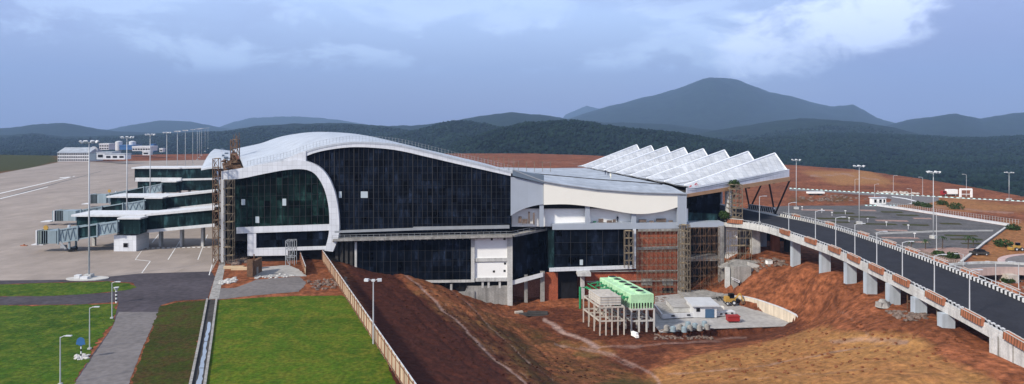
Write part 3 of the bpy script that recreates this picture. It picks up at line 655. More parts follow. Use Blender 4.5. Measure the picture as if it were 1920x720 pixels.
# lower glass hall and the concrete bay with white boards
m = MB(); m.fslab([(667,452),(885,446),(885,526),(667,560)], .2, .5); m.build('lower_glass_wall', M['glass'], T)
m = MB(); 
for x in np.arange(680, 884, 13.0): m.bar(Fp(x, 451, .26), Fp(x, 540, .26), .09, .09)
for y in (470,490,510): m.bar(Fp(668, y+1, .25), Fp(885, y-1, .25), .07, .05)
m.build('lower_mullions', M['mullion'], T)
m = MB(); m.fslab([(628,452),(668,450),(668,500),(650,520),(628,480)], -.6, .8)
for x in (632,641,650,659): m.box(Fp(x,478,0), (.7,.6,8))
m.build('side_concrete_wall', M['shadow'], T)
m = MB()
for x, a, b, w_ in ((667,450,545,.55),(886.5,444,529,.9),(956,442,583,1.35)):
    m = MB(); p = Fp(x, a, .5); q = Fp(x, b, .5); m.box(((p.x+q.x)/2, p.y+.4, (p.z+q.z)/2), (w_, .9, p.z-q.z)); m.build('frame_column', M['concrete_pale'], T)
for y, hh, x0, x1 in ((487.5,.9,891,951),(524.5,.95,891,951),(528,.65,790,884)):
    m = MB(); p = Fp(x0, y, .35); q = Fp(x1, y-(x1-x0)*.012, .35); m.bar(p+Vector((0,.3,0)), q+Vector((0,.3,0)), .7, hh); m.build('frame_beam', M['concrete_pale'], T)
m = MB(); m.fslab([(890,447.5),(952,445.5),(952,484.5),(890,485.5)], .1, .25); m.build('white_board', M['board'], T); m = MB(); m.fslab([(890,492),(952,490.5),(952,521),(890,522)], .1, .25)
wb = m.build('white_board', M['board'], T)
m = MB()
for x, y in ((922,448.5),(946,448),(947,494),(926,509),(946,508)):
    m = MB(); m.fslab([(x-2,y-2),(x+2,y-2),(x+2,y+2),(x-2,y+2)], .14, .05); m.build('board_hole', M['black'], T)
m = MB(); m.fslab([(876,537),(952,536),(952,600),(900,600),(860,575)], .1, .6); m.fslab([(855,548),(890,546),(890,590),(860,575)], .35, .5); m.build('basement_wall', M['concrete'], T)
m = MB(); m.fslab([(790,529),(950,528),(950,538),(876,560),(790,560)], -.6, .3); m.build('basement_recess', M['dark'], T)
m = MB()
for x in (846,905,916,937):
    m = MB(); m.fslab([(x-2,527),(x+2,527),(x+2,560 if x < 890 else 540),(x-2,560 if x < 890 else 540)], .15, .4); m.build('basement_pillar', M['concrete_pale'], T)
# ledge with its pipe rail
L0, L1, L2 = (628,446), (957,438), (1046,422.5)
Lz = 34-210*Fp(640,445).y/FX
m = MB(); a = Fp(626,449,1.2); b = Fp(960,441.5,1.2); m.bar(a, b, 2.8, .5)
c = P(1044,424.5,b.y+9); m.bar(b, c, 2.2, .5)
for k in range(26):
    p = a.lerp(b, k/25); m.bar(p+Vector((0,-1.2,-.25)), p+Vector((0,1.0,-.8)), .14, .3)
m.build('ledge_walkway', M['concrete'], T)
m = MB(); u = Vector((0,-1.25,0))
for hh in (.75,1.25): m.bar(a+u+Vector((0,0,hh)), b+u+Vector((0,0,hh)), .07, .07); m.bar(b+u+Vector((0,0,hh)), c+u+Vector((0,0,hh)), .07, .07)
for k in range(32): p = a.lerp(b, k/31)+u; m.bar(p+Vector((0,0,.2)), p+Vector((0,0,1.3)), .07, .07)
for k in range(9): p = b.lerp(c, k/8)+u; m.bar(p+Vector((0,0,.2)), p+Vector((0,0,1.3)), .07, .07)
m.build('ledge_railing', M['steel'], T)
m = MB(); m.bar(Fp(628,434.5,1.0), Fp(775,429.5,1.0), .8, .55); m.bar(Fp(775,428.5,1.0), Fp(955,425,1.0), 1.0, .75); m.build('ledge_canopy', M['steel'], T)
# return with its shade put into a grey colour, slate trim, cream wave
m = MB(); m.fslab(smoothpts([(957.5,405),(970,397),(985,390.5),(1003,385.5),(1019,383)],4)+[(1019,343),(957.5,331)], .6, 1.0); m.build('shaded_panel', M['cladgrey'], T)
m = MB(); m.fslab([(961,318.5),(1020,329),(1020,343.5),(961,329.5)], 1.3, 1.8); m.build('slate_trim', M['bluetrim'], T)
cw = smoothpts([(1019.5,343),(1060,349.5),(1120,357.5),(1200,363.5),(1272,365)],4)+smoothpts([(1272,388),(1245,396),(1210,401),(1180,400),(1140,393),(1100,386.5),(1060,383),(1019.5,384)],4)
m = MB(); m.fslab(cw, 1.0, 1.2); m.build('cream_wave_fascia', M['cream'], T)
# gallery behind the wave
m = MB(); m.fslab([(958,388),(1290,388),(1290,423),(958,425)], -1.8, .3); m.build('gallery_wall', M['board'], T)
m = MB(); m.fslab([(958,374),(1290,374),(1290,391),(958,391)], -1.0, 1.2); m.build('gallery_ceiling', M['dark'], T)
m = MB(); m.fslab([(1036,421),(1100,418.8),(1290,417.5),(1290,428),(1192,429.5),(1036,431)], .4, 7); m.build('floor_slab', M['cladgrey'], T)
m = MB()
for x0, x1, y0, y1, o_ in ((1011.5,1019.5,381,425,.35),(1097.5,1106,381,422,.35),(1184.5,1193,395,422,.35),(1270.5,1287.5,362,423,1.15)):
    m = MB(); m.fslab([(x0,y0),(x1,y0),(x1,y1),(x0,y1)], o_, 1.1); m.build('gallery_column', M['cladgrey'], T)
m = MB()
for x, y, w_, h_, dd in ((1115,417,5,4,2),(1127,414,9,7,1.5),(1143,416,10,5,1),(1152,415,5,7,2),(1205,414,14,5,1),(1222,416,8,4,1),(1240,413,18,6,1.5),(1258,416,7,5,2),(975,412,6,12,1),(992,408,3,22,1),(1001,410,3,22,1),(984,415,10,8,1)):
    m = MB(); m.fslab([(x-w_/2,y-h_/2),(x+w_/2,y-h_/2),(x+w_/2,y+h_/2),(x-w_/2,y+h_/2)], -dd*.4, .4); m.build('stacked_material', [M['rubble'],M['board'],M['shadow'],M['greenpipe']][0 if x != 1115 else 3], T)
# second glass hall and its frame
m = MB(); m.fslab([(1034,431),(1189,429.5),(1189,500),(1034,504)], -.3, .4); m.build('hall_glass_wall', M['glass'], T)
m = MB(); m.fslab([(1028,431.5),(1039,431.3),(1039,503),(1028,503)], -.1, .8); m.build('hall_end_pane', M['glassjet'], T)
m = MB(); m.fslab([(1187,429.5),(1192.5,429.5),(1192.5,504),(1187,504)], .5, 1); m.fslab([(1030,503),(1187,498),(1187,504),(1030,509.5)], .5, 1); m.build('hall_frame', M['clad'], T)
m = MB()
for x in (1070,1100,1130,1160): m.bar(Fp(x,431,-.2), Fp(x,502,-.2), .12, .1)
for y in (455,478): m.bar(Fp(1040,y,-.2), Fp(1187,y-1,-.2), .08, .06)
m.build('hall_mullions', M['mullion'], T)
# recess between the two halves
m = MB(); m.ext([Fp(960,441,-1), P(1034,426,183), P(1034,512,183), Fp(960,525,-1)], (.2,.5,0)); m.build('recess_glass', M['glass'], T)
a = Fp(958,527,.2); b = P(1018,511,176); m = MB(); m.ext([a, b, b-Vector((0,0,1.1)), a-Vector((0,0,1.1))], (.3,.6,0)); 
m.build('ramp_fascia', M['white'], T)
m = MB(); m.ext([P(962,530,181), P(1100,512,181), P(1100,600,181), P(962,600,181)], (0,.5,0)); m.build('recess_brick_wall', M['brickpale'], T)
m = MB()
for x, y0, y1, w_ in ((986,520,566,.9),(1017,514,566,1.1)): m = MB(); p = P(x,(y0+y1)/2+5,177.5); m.box(p, (w_,1.2,(y1-y0+20)*.139)); m.build('recess_pillar', M['concrete'], T)
m = MB(); m.ext([P(1046,508,178.5), P(1082,508,178.5), P(1082,590,178.5), P(1046,590,178.5)], (0,.4,0)); m.build('service_opening', M['dark'], T)
m = MB(); m.ext([P(1020,511,177.8), P(1046,511,177.8), P(1046,580,177.8), P(1020,580,177.8)], (0,.4,0)); m.build('brick_infill', M['brick'], T)
p = P(1092,534,176); m = MB(); m.box(p, (1.0,1.0,7.0)); m.box(P(1094,512,175), (3.4,4,.8)); m.build('porch_frame', M['concrete_pale'], T)
# brick wall with its concrete courses
m = MB(); m.fslab([(1193,430),(1271,429),(1271,600),(1098,600),(1098,509),(1193,505)], -.4, .6); m.build('brick_wall', M['brick'], T)
m = MB()
for y, x0 in ((465,1194),(508,1100),(527,1100)): m.bar(Fp(x0,y+1,-.1), Fp(1270,y-1,-.1), .5, .7 if y == 465 else .25)
m.bar(Fp(1196,431,0), Fp(1270,430.4,0), .7, .8)
m.build('lintel', M['concrete'], T)
for x in (1213,1252):
    m = MB(); m.fslab([(x-10,523),(x+10,523),(x+10,535),(x-10,535)], -.15, .3); m.build('ground_window', M['concrete'], T)
    m = MB(); m.fslab([(x-10,540),(x+10,540),(x+10,549),(x-10,549)], -.25, .3); m.build('ground_opening', M['dark'], T)
# right end, stair bay under the canopy
m = MB()
for x0, x1, y0, y1, o_, th in ((1271,1284,427,600,.3,1.2),(1348.5,1358,424,600,1.2,1.3)):
    m = MB(); m.fslab([(x0,y0),(x1,y0),(x1,y1),(x0,y1)], o_, th); m.build('bay_column', M['concrete'], T)
m = MB(); m.fslab([(1284,484),(1350,482),(1350,489),(1284,490)], -.2, 5); m.build('bay_floor', M['concrete'], T)
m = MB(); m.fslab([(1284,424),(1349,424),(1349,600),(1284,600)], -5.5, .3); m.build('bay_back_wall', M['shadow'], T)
m = MB(); m.fslab([(1284,418),(1357,417),(1357,426),(1284,427)], .5, 6); m.build('bay_beam', M['cladgrey'], T)
for x in (1297,1313,1332):
    m = MB(); m.fslab([(x-5,462),(x+5,462),(x+5,482),(x-5,482)], -5.1, .2); m.build('stair_window', M['glassjet'], T)
m = MB(); m.fslab([(1286,366),(1350,360),(1350,418),(1286,418)], -7.5, .3); m.build('entrance_glass', M['glass'], T)
m = MB(); m.fslab([(1287,398),(1345,401),(1345,417),(1287,417)], -3.5, .3); m.build('entrance_balustrade', M['glassjet'], T)
# building mass behind the skin
m = MB()
def prism(xs, yt, yb, off, sk):      # outline on the front, swept back
    pts = [Fp(x, y, off) for x, y in yt]+[Fp(x, y, off) for x, y in yb]; m.ext(pts, sk)
SW = AIR*92
mass = [(p[0], p[1]+16) for p in RT if p[0] >= 425]
m.ext([Fp(x, y+2, -1.0) for x, y in [(425,345)]+mass[1:]]+[Fp(958,600,-1.0), Fp(700,600,-1), Fp(640,500,-1), Fp(560,478,-1.0), Fp(540,452,-1), Fp(425,452,-1)], SW)
m.ext([Fp(958,350,-7.5), Fp(1290,372,-7.5), Fp(1290,423,-7.5), Fp(958,425,-7.5)], Vector((-.2,1,0))*70)
m.ext([Fp(1030,431,-1.5), Fp(1200,430,-1.5), Fp(1285,430,-6.5), Fp(1285,600,-6.5), Fp(1200,600,-1.5), Fp(1100,600,-1.5),Fp(1030,600,-9)], Vector((-.2,1,0))*64)
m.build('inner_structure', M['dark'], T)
m = MB(); m.fslab([(479,478),(542,477),(542,500),(479,500)], .1, .3); m.build('bay_mouth_shade', M['dark'], T)  # dark slab on the front plane, painted as the shade inside the bay
# airside face, seen along its length
m = MB(); a = Fp(413,337,.2); z0 = 0
q0 = Vector((a.x-.4, a.y, z0)); m.ext([q0, q0+AIR*108, q0+AIR*108+Vector((0,0,16)), q0+Vector((0,0,19))], (.4,.18,0)); m.build('airside_glass', M['glassjet'], T)
# ---- roof
def roofgrid(name, px0, px1, d0, d1, material, lift=0.0, sag=0.0, rows=14, n=40, front=1.0, profile=None, thick=.5, hump=0.0):
    xs = np.linspace(px0, px1, n); top = []
    for i in range(rows+1):
        s = i/rows; row = []
        for x in xs:
            y = lerp_poly(profile, x); f = (x-px0)/(px1-px0); dv = Vector(d0).lerp(Vector(d1), f)
            p = Fp(x, y, front)+dv*s; p.z += (hump*f*min(1,s*9)) + lift*math.sin(math.pi*min(1, s*1.0)*.5)+sag*math.sin(math.pi*s); row.append(p)
        top.append(row)
    m = MB(); W = len(xs)
    for i in range(rows):
        for j in range(W-1):
            q = [top[i][j], top[i][j+1], top[i+1][j+1], top[i+1][j]]; m.face(q); m.face([p-Vector((0,0,thick)) for p in q][::-1])
    def side(a, b): m.face([a, b, b-Vector((0,0,thick)), a-Vector((0,0,thick))])
    for j in range(W-1): side(top[0][j+1], top[0][j]); side(top[-1][j], top[-1][j+1])
    for i in range(rows): side(top[i][0], top[i+1][0]); side(top[i+1][-1], top[i][-1])
    return m.build(name, material, T, smooth=False), top
RT2 = [(x, y-.3) for x, y in RT]
roof, rtop = roofgrid('wave_roof', 458, 962, AIR*103, AIR*86, M['roof'], lift=1.2, sag=1.0, profile=RT2, n=80)
roof.data.polygons.foreach_set('use_smooth', [True]*len(roof.data.polygons))
FR = [(962,318.5),(1020,341),(1060,347.5),(1120,355.5),(1200,361.5),(1270,363.5),(1290,364)]
FRp = [(962,325),(1020,336.5)]+[(x, y) for x, y in FR[2:]]
roof2, rtop2 = roofgrid('flat_roof', 962, 1288, AIR*84, Vector((-17,90,0)), M['roofgrey'], lift=0, profile=FR[0:1]+[(1020,340.5)]+FR[2:], n=50, front=1.15, rows=30, hump=1.25)
m = MB()                             # seams and gutter edge
for e in (0.02, .03):
    pass
m2 = MB(); line = rtop2[0]
for a, b in zip(line, line[1:]): m2.bar(a+Vector((0,-.1,.05)), b+Vector((0,-.1,.05)), .3, .25)
m2.build('gutter_edge', M['steel'], T)
m2 = MB(); a = P(1040,317,236)+Vector((0,0,0)); 
def on2(px, s):                      # a point of the flat roof
    i = s*30; r0 = rtop2[min(29,int(i))]; r1 = rtop2[min(30,int(i)+1)]; j = (px-962)/326*49; j0 = min(48,int(j)); f = i-int(i)
    return r0[j0].lerp(r1[j0], f)
for k in range(24):
    p = on2(962+10+(316*k/24), .97-.82*k/24); q = on2(962+10+(316*(k+1)/24), .97-.82*(k+1)/24); m2.bar(p+Vector((0,0,.1)), q+Vector((0,0,.1)), .35, .25)
m2.build('roof_gutter', M['mullion'], T)
# railing of thin posts along the curved roof edge
m = MB(); prev = None
for k, x in enumerate(np.arange(462, 960, 6.2)):
    y = lerp_poly(RT2, x); p = Fp(x, y, .2); p += Vector((0,.6,0)); m.bar(p, p+Vector((0,0,1.5)), .06, .06)
    if prev is not None: m.bar(prev+Vector((0,0,1.4)), p+Vector((0,0,1.4)), .03, .03); m.bar(prev+Vector((0,0,.8)), p+Vector((0,0,.8)), .03, .03)
    prev = p
m.build('roof_railing', M['steel'], T)
m = MB(); prev = None                # bamboo-coloured posts behind the low end of the roof
for k, x in enumerate(list(np.arange(840, 965, 9.5))+list(np.arange(972, 1040, 15))):
    y = lerp_poly(RT2, min(x,960)); p = Fp(min(x,958), y, 0)+AIR*.0; p = P(x, 306+(x-840)*.085 if x < 965 else 319, 232); m.bar(p+Vector((0,0,-.5)), p+Vector((0,0,3.6 if x < 965 else 3.0)), .16, .16)
m.build('edge_posts', M['tubepale'], T)
# torn end of the roof: bare rafters and the loose sheet
m = MB()
for k in range(10):
    s = .06+k*.1; a = Fp(421, 323, 0)+AIR*(100*s); b = Fp(459, 318, 0)+AIR*(100*s); m.bar(a-Vector((0,0,.3)), b-Vector((0,0,.3)), .35, .5)
for x in (424,436,448): a = Fp(x, 322-(x-424)*.1, 0); m.bar(a-Vector((0,0,.8)), a+AIR*98-Vector((0,0,.8)), .4, .6)
for k in range(16):
    a = Fp(random.uniform(422,455), 321, 0)+AIR*random.uniform(5,90); m.box(a+Vector((0,0,.3)), (random.uniform(.5,2.5),random.uniform(.5,3),random.uniform(.3,1.3)), random.random())
m.build('bare_rafter', M['rust'], T)
m = MB(); q = [P(377,307,215), P(428,314,212), P(436,283,255), P(403,279,262)]
n_ = 8; rows_ = []
for i in range(n_+1):
    s = i/n_; rows_.append([q[0].lerp(q[3], s).lerp(q[1].lerp(q[2], s), f)+Vector((0,0,1.2*math.sin(math.pi*s)-1.6*(1-f)**2*(1-s))) for f in np.linspace(0,1,9)])
for i in range(n_):
    for j in range(8):
        a = [rows_[i][j], rows_[i][j+1], rows_[i+1][j+1], rows_[i+1][j]]; m.face(a); m.face([p-Vector((0,0,.5)) for p in a][::-1])
for j in range(8): m.face([rows_[0][j], rows_[0][j+1], rows_[0][j+1]-Vector((0,0,.5)), rows_[0][j]-Vector((0,0,.5))])
for i in range(n_):
    m.face([rows_[i][8], rows_[i+1][8], rows_[i+1][8]-Vector((0,0,.5)), rows_[i][8]-Vector((0,0,.5))]); m.face([rows_[i][0], rows_[i+1][0], rows_[i+1][0]-Vector((0,0,.5)), rows_[i][0]-Vector((0,0,.5))])
eave = m.build('eave_sheet', M['roof'], T)
m = MB()
for s, f, w_ in ((.3,.85,1.4),(.15,.9,1.0),(.55,.8,1.2),(.4,.7,.8),(.8,.5,1.0)):
    p = q[0].lerp(q[3], s).lerp(q[1].lerp(q[2], s), f)+Vector((0,0,1.3)); m.box(p, (w_,w_*1.3,.5), .4)
m.build('roof_scrap', M['bluetrim'], T)
# ---- saw-tooth canopy
CAN = MB(); teeth = []
Ls = []; As = []; VLs = []; Bs = []
for k in range(9):
    f = 1+.0623*k
    YA = 200.8*f; A = P(600+853/f, 0, YA); A.z = 34-(287.5-235)*200.8/FX; A.z = 25.75
    YB = YA-5.8*1.0; B = Vector(((518/FX*195)-.28*(YB-195), YB, 20.6))
    YL = 184.5+12.45*k; Lp = Vector((47.2-.215*(YL-182), YL, 18.35)); VL = Vector((47.2-.215*(YL-6-182), YL-6, 18.2))
    Lp.z = 17.75; VL.z = 17.55
    Ls.append(Lp); As.append(A); VLs.append(VL); Bs.append(B)
canopy_front = Fp(1287,362,1.0)
for k in range(8):
    m = MB(); z = Vector((0,0,.18))
    # rising near plane (corrugated sheet) and the steep far plane
    N_ = 10
    for i in range(N_):
        a0 = VLs[k].lerp(Bs[k], i/N_); a1 = VLs[k].lerp(Bs[k], (i+1)/N_); b0 = Ls[k].lerp(As[k], i/N_); b1 = Ls[k].lerp(As[k], (i+1)/N_)
        m.face([a0,a1,b1,b0]); m.face([a0-z,b0-z,b1-z,a1-z])
    m.face([Bs[k], As[k], As[k]-z, Bs[k]-z])
    if k < 8:
        m.face([Ls[k]-z*.5, As[k]-z*.5, Bs[k+1]-z*.5, VLs[k+1]-z*.5]); m.face([Ls[k]-z*2, VLs[k+1]-z*2, Bs[k+1]-z*2, As[k]-z*2])
    t_ = m.build('canopy_tooth', M['tooth'], T)
    r_ = MB(); r_.bar(Ls[k]+Vector((0,0,.1)), As[k]+Vector((0,0,.1)), .45, .3); r_.bar(As[k]+Vector((0,0,.05)), Bs[k]+Vector((0,0,.05)), .3, .25); r_.build('ridge_cap', M['ridge'], t_)
m = MB(); c0 = Fp(1287,361.5,1.0); c0 = Vector((c0.x, c0.y, 17.6)); cor = P(1480,318.5,195)
lip = [VLs[0], c0]
m.face([VLs[0]+Vector((0,0,.0)), c0+Vector((0,0,.0)), cor, Bs[0]])      # apron strip of sheet in front of the first tooth
m.face([VLs[0]-Vector((0,0,.4)), Bs[0]-Vector((0,0,.4)), cor-Vector((0,0,.4)), c0-Vector((0,0,.4))])
m.build('canopy_edge_sheet', M['roof'], T)
m = MB(); dz = Vector((0,0,1))
def strip(m, a, b, za, zb, th): m.ext([a+dz*za, b+dz*za, b+dz*zb, a+dz*zb], th)
def taper(m, a, b, a0, a1, b0, b1, th): m.ext([a+dz*a0, b+dz*b0, b+dz*b1, a+dz*a1], th)
taper(m, c0, cor, .1, -1.5, .2, -2.0, (0,.35,0)); far_c = Bs[8]; strip(m, cor, far_c, .2, -2.1, (-.35,0,0)); m.build('canopy_fascia', M['clad'], T)
m = MB(); taper(m, c0+Vector((0,-.12,0)), cor+Vector((0.1,-.12,0)), -1.45, -2.3, -1.95, -3.15, (0,.8,0)); strip(m, cor+Vector((.1,-.12,0)), far_c+Vector((.1,0,0)), -2.0, -3.2, (-.8,0,0)); m.build('timber_fascia', M['orange'], T)
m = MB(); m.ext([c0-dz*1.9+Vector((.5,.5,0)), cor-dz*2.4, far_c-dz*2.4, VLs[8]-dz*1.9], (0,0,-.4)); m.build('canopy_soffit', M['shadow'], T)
m = MB(); 
for s in (.15,.32,.6,.85):
    a = c0.lerp(cor, s)-dz*2.9+Vector((0,.8,0)); m.bar(a, a+Vector((-18,85,0)), .5, .8)
m.build('canopy_beam', M['mullion'], T)
# V struts
for px, py, Y in ((1453,402,205),(1406,392,214),(1368,385,226)):
    b = P(px, py, Y); sp = Y/205*5.2
    m = MB()
    for s in (-1,1): m.tube([b, Vector((b.x+s*sp*.62*(1.25 if s > 0 else .7), b.y-1, 17.6))], .26, 8)
    m.box(b-dz*.6, (1.3,1.3,1.6)); m.build('v_strut', M['mullion'], T)
for px, y0, Y in ((1325,362,192),(1335,366,215),(1308,370,230),(1352,370,232)):
    b = P(px, 420, Y); m = MB(); m.tube([Vector((b.x,b.y,7.5)), Vector((b.x,b.y,16.5))], .5, 12); m.build('canopy_column', M['cladgrey'], T)
# ================= things =================
dz = Vector((0,0,1))
def place_part(parent, name, material, fn, smooth=False):
    m = MB(); fn(m); return m.build(name, material, parent, smooth=smooth)
# ---- floodlight masts of the apron
def make_mast(name, label, h, cat='floodlight mast', n=8, group=None, r=.21):
    t = thing(name, label, cat, (0,0,0), group)
    m = MB(); m.tube([(0,0,0),(0,0,h*.5),(0,0,h)], r, 10, r*.5); m.build('pole', M['pole'], t, smooth=True)
    m = MB(); m.box((0,0,.45), (1.5,1.5,.9)); m.build('plinth', M['concrete_pale'], t)
    m = MB()
    ring = [(1.35*math.cos(a), 1.35*math.sin(a), h) for a in [k*math.pi/4 for k in range(9)]]; m.tube(ring, .07, 6)
    for k in range(4): a = k*math.pi/4; m.bar((1.35*math.cos(a),1.35*math.sin(a),h), (-1.35*math.cos(a),-1.35*math.sin(a),h), .09, .09)
    m.build('head_frame', M['steel'], t)
    for k in range(n):
        a = 2*math.pi*k/n+.2; m = MB(); c = Vector((1.75*math.cos(a),1.75*math.sin(a),h+.05)); o_ = Vector((math.cos(a),math.sin(a),0))
        s_ = Vector((-o_.y,o_.x,0)); up = Vector((0,0,1)); f = (o_-up*.9).normalized(); uu = s_.cross(f)
        b = [c+s_*i*.42+uu*j*.34 for i, j in ((-1,-1),(1,-1),(1,1),(-1,1))]; m.hexa(b, [p-f*.35+(c-p)*.3 for p in b]); fl = m.build('floodlight', M['lamp'], t)
        m = MB(); m.face([p+f*.01+(c-p)*.12 for p in b]); m.build('lens', M['lens'], fl)
    return t
mx = [167,238,281.5,312.8,332.6,347.5,361.4,370,374,378,384.6,390]
proto = None
for k, x in enumerate(mx):
    Y = 152*(430-167)/(430-x); Xw = (x-CX)/FX*Y
    lab = ['tall floodlight mast on a white block at the apron edge, closest to the grass',
           'floodlight mast rising behind the tip of the nearest boarding pier roof', 'floodlight mast standing between the first and second jet bridges',
           ][k] if k < 3 else 'floodlight mast at the far side of the apron, %s counting back from the grass' % ORD[k]
    if proto is None: proto = make_mast('floodlight_mast', lab, 30.2, group='floodlight masts along the apron'); proto.location = (Xw, Y, 0)
    else: dup(proto, (Xw, Y, 0), .3*k, label=lab)
m = MB()
for c, s in (((-1.6,.2,.45),(1.2,1,.9)),((.4,-.6,.35),(1.6,.9,.7))): m.box((c[0]-94.5,c[1]+151,c[2]), s)
m.tube([(-94.2-3.6,152,0),(-94.2-3.6,152,.02)], .01, 4)
b = m.build('mast_cabinet', M['white'], None, loc=(-94.5,151,0)); tag(b, 'white electrical cabinets beside the closest floodlight mast', 'cabinet')
m = MB(); ring = [(-94+4.6*math.cos(a), 151.2+2.2*math.sin(a), 0) for a in [2*math.pi*k/20 for k in range(20)]]; m.ext(ring, (0,0,.2)); o = m.build('mast_base_slab', M['bag'], None, loc=(-94,151,0)); o['kind'] = 'structure'
# ---- boarding piers
def pier(label, x_b, x_r, x_l, Y, wy, roof_y_b, roof_y_r, glass_h, roofs2=None, support=None):
    o = P(x_b, 300, Y); t = thing('boarding_pier', label, 'boarding pier', (o.x, Y, 0), 'boarding piers on the airside')
    zb = 34-(roof_y_b-235)*Y/FX; zr = 34-(roof_y_r-235)*Y/FX; A0 = P(x_b,0,Y).x; A1 = P(x_r,0,Y).x; A2 = P(x_l,0,Y+2).x
    m = MB(); n0 = Vector((A1-.4,Y+.35,zr-.5)); n1 = Vector((A0,Y+.35,zb-.5)); g = Vector((0,0,-glass_h)); m.ext([n0,n1,n1+g,n0+g], (0,wy-.7,0)); m.build('glazed_corridor', M['glassjet'], t)
    m = MB(); m.ext([Vector((A1-.6,Y-.2,zr)),Vector((A0,Y-.2,zb)),Vector((A0,Y-.2,zb-.65)),Vector((A1-.6,Y-.2,zr-.65))], (0,wy+.4,0)); m.build('corridor_roof', M['white'], t)
    m = MB(); g2 = Vector((0,0,-glass_h-.45)); m.ext([Vector((A1,Y,zr)) + g2, Vector((A0,Y,zb))+g2, Vector((A0,Y,zb-.8))+g2, Vector((A1,Y,zr-.8))+g2], (0,wy,0)); m.build('corridor_floor', M['white'], t)
    # head block with its own roof
    hw = A1-A2; m = MB(); m.box(((A1+A2)/2, Y+wy*.5+.5, zr-.9-glass_h*.5), (hw, wy, glass_h+.6)); m.build('gate_room', M['glassjet'], t)
    m = MB(); m.box(((A1+A2)/2, Y+wy*.5+.3, zr-.35), (hw+1.6, wy+1.8, .55)); m.build('gate_roof', M['white'], t)
    for k in range(3):
        x = A0+(A1-A0)*(.25+.3*k); m = MB(); z_ = zb+(zr-zb)*(.25+.3*k)-glass_h-1.2
        m.box((x, Y+wy*.5, z_/2), (.7,1.2,z_)); m.build('pier_leg', M['concrete_pale'], t)
    m = MB(); z_ = zr-glass_h-1.2
    for k in range(5):
        x = A1-hw*(.1+.2*k)
    for k in range(3):
        x = A1-hw*(.12+.38*k); m = MB(); m.box((x, Y+wy*.6, z_/2), (.8,.8,z_)); m.build('gate_leg', M['concrete_pale'], t)
    # plant room under the rotunda
    if support:
        x0, x1, dep = support; a = P(x0,0,Y).x; b_ = P(x1,0,Y).x
        m = MB(); Y -= 3.9; m.box(((a+b_)/2, Y+dep/2, z_/2), (b_-a, dep, z_)); h_ = m.build('plant_room', M['clad'], t)
        m = MB(); m.box(((a+b_)/2+.2, Y-.03, 1.7), (1.5,.1,1.4)); wdw = m.build('window', M['white'], h_)
        m = MB(); m.box(((a+b_)/2+.2, Y-.08, 1.7), (1.2,.08,1.1)); m.bar(((a+b_)/2+.2,Y-.14,1.15),((a+b_)/2+.2,Y-.14,2.25),.06); m.build('pane', M['dark'], wdw)
    return t
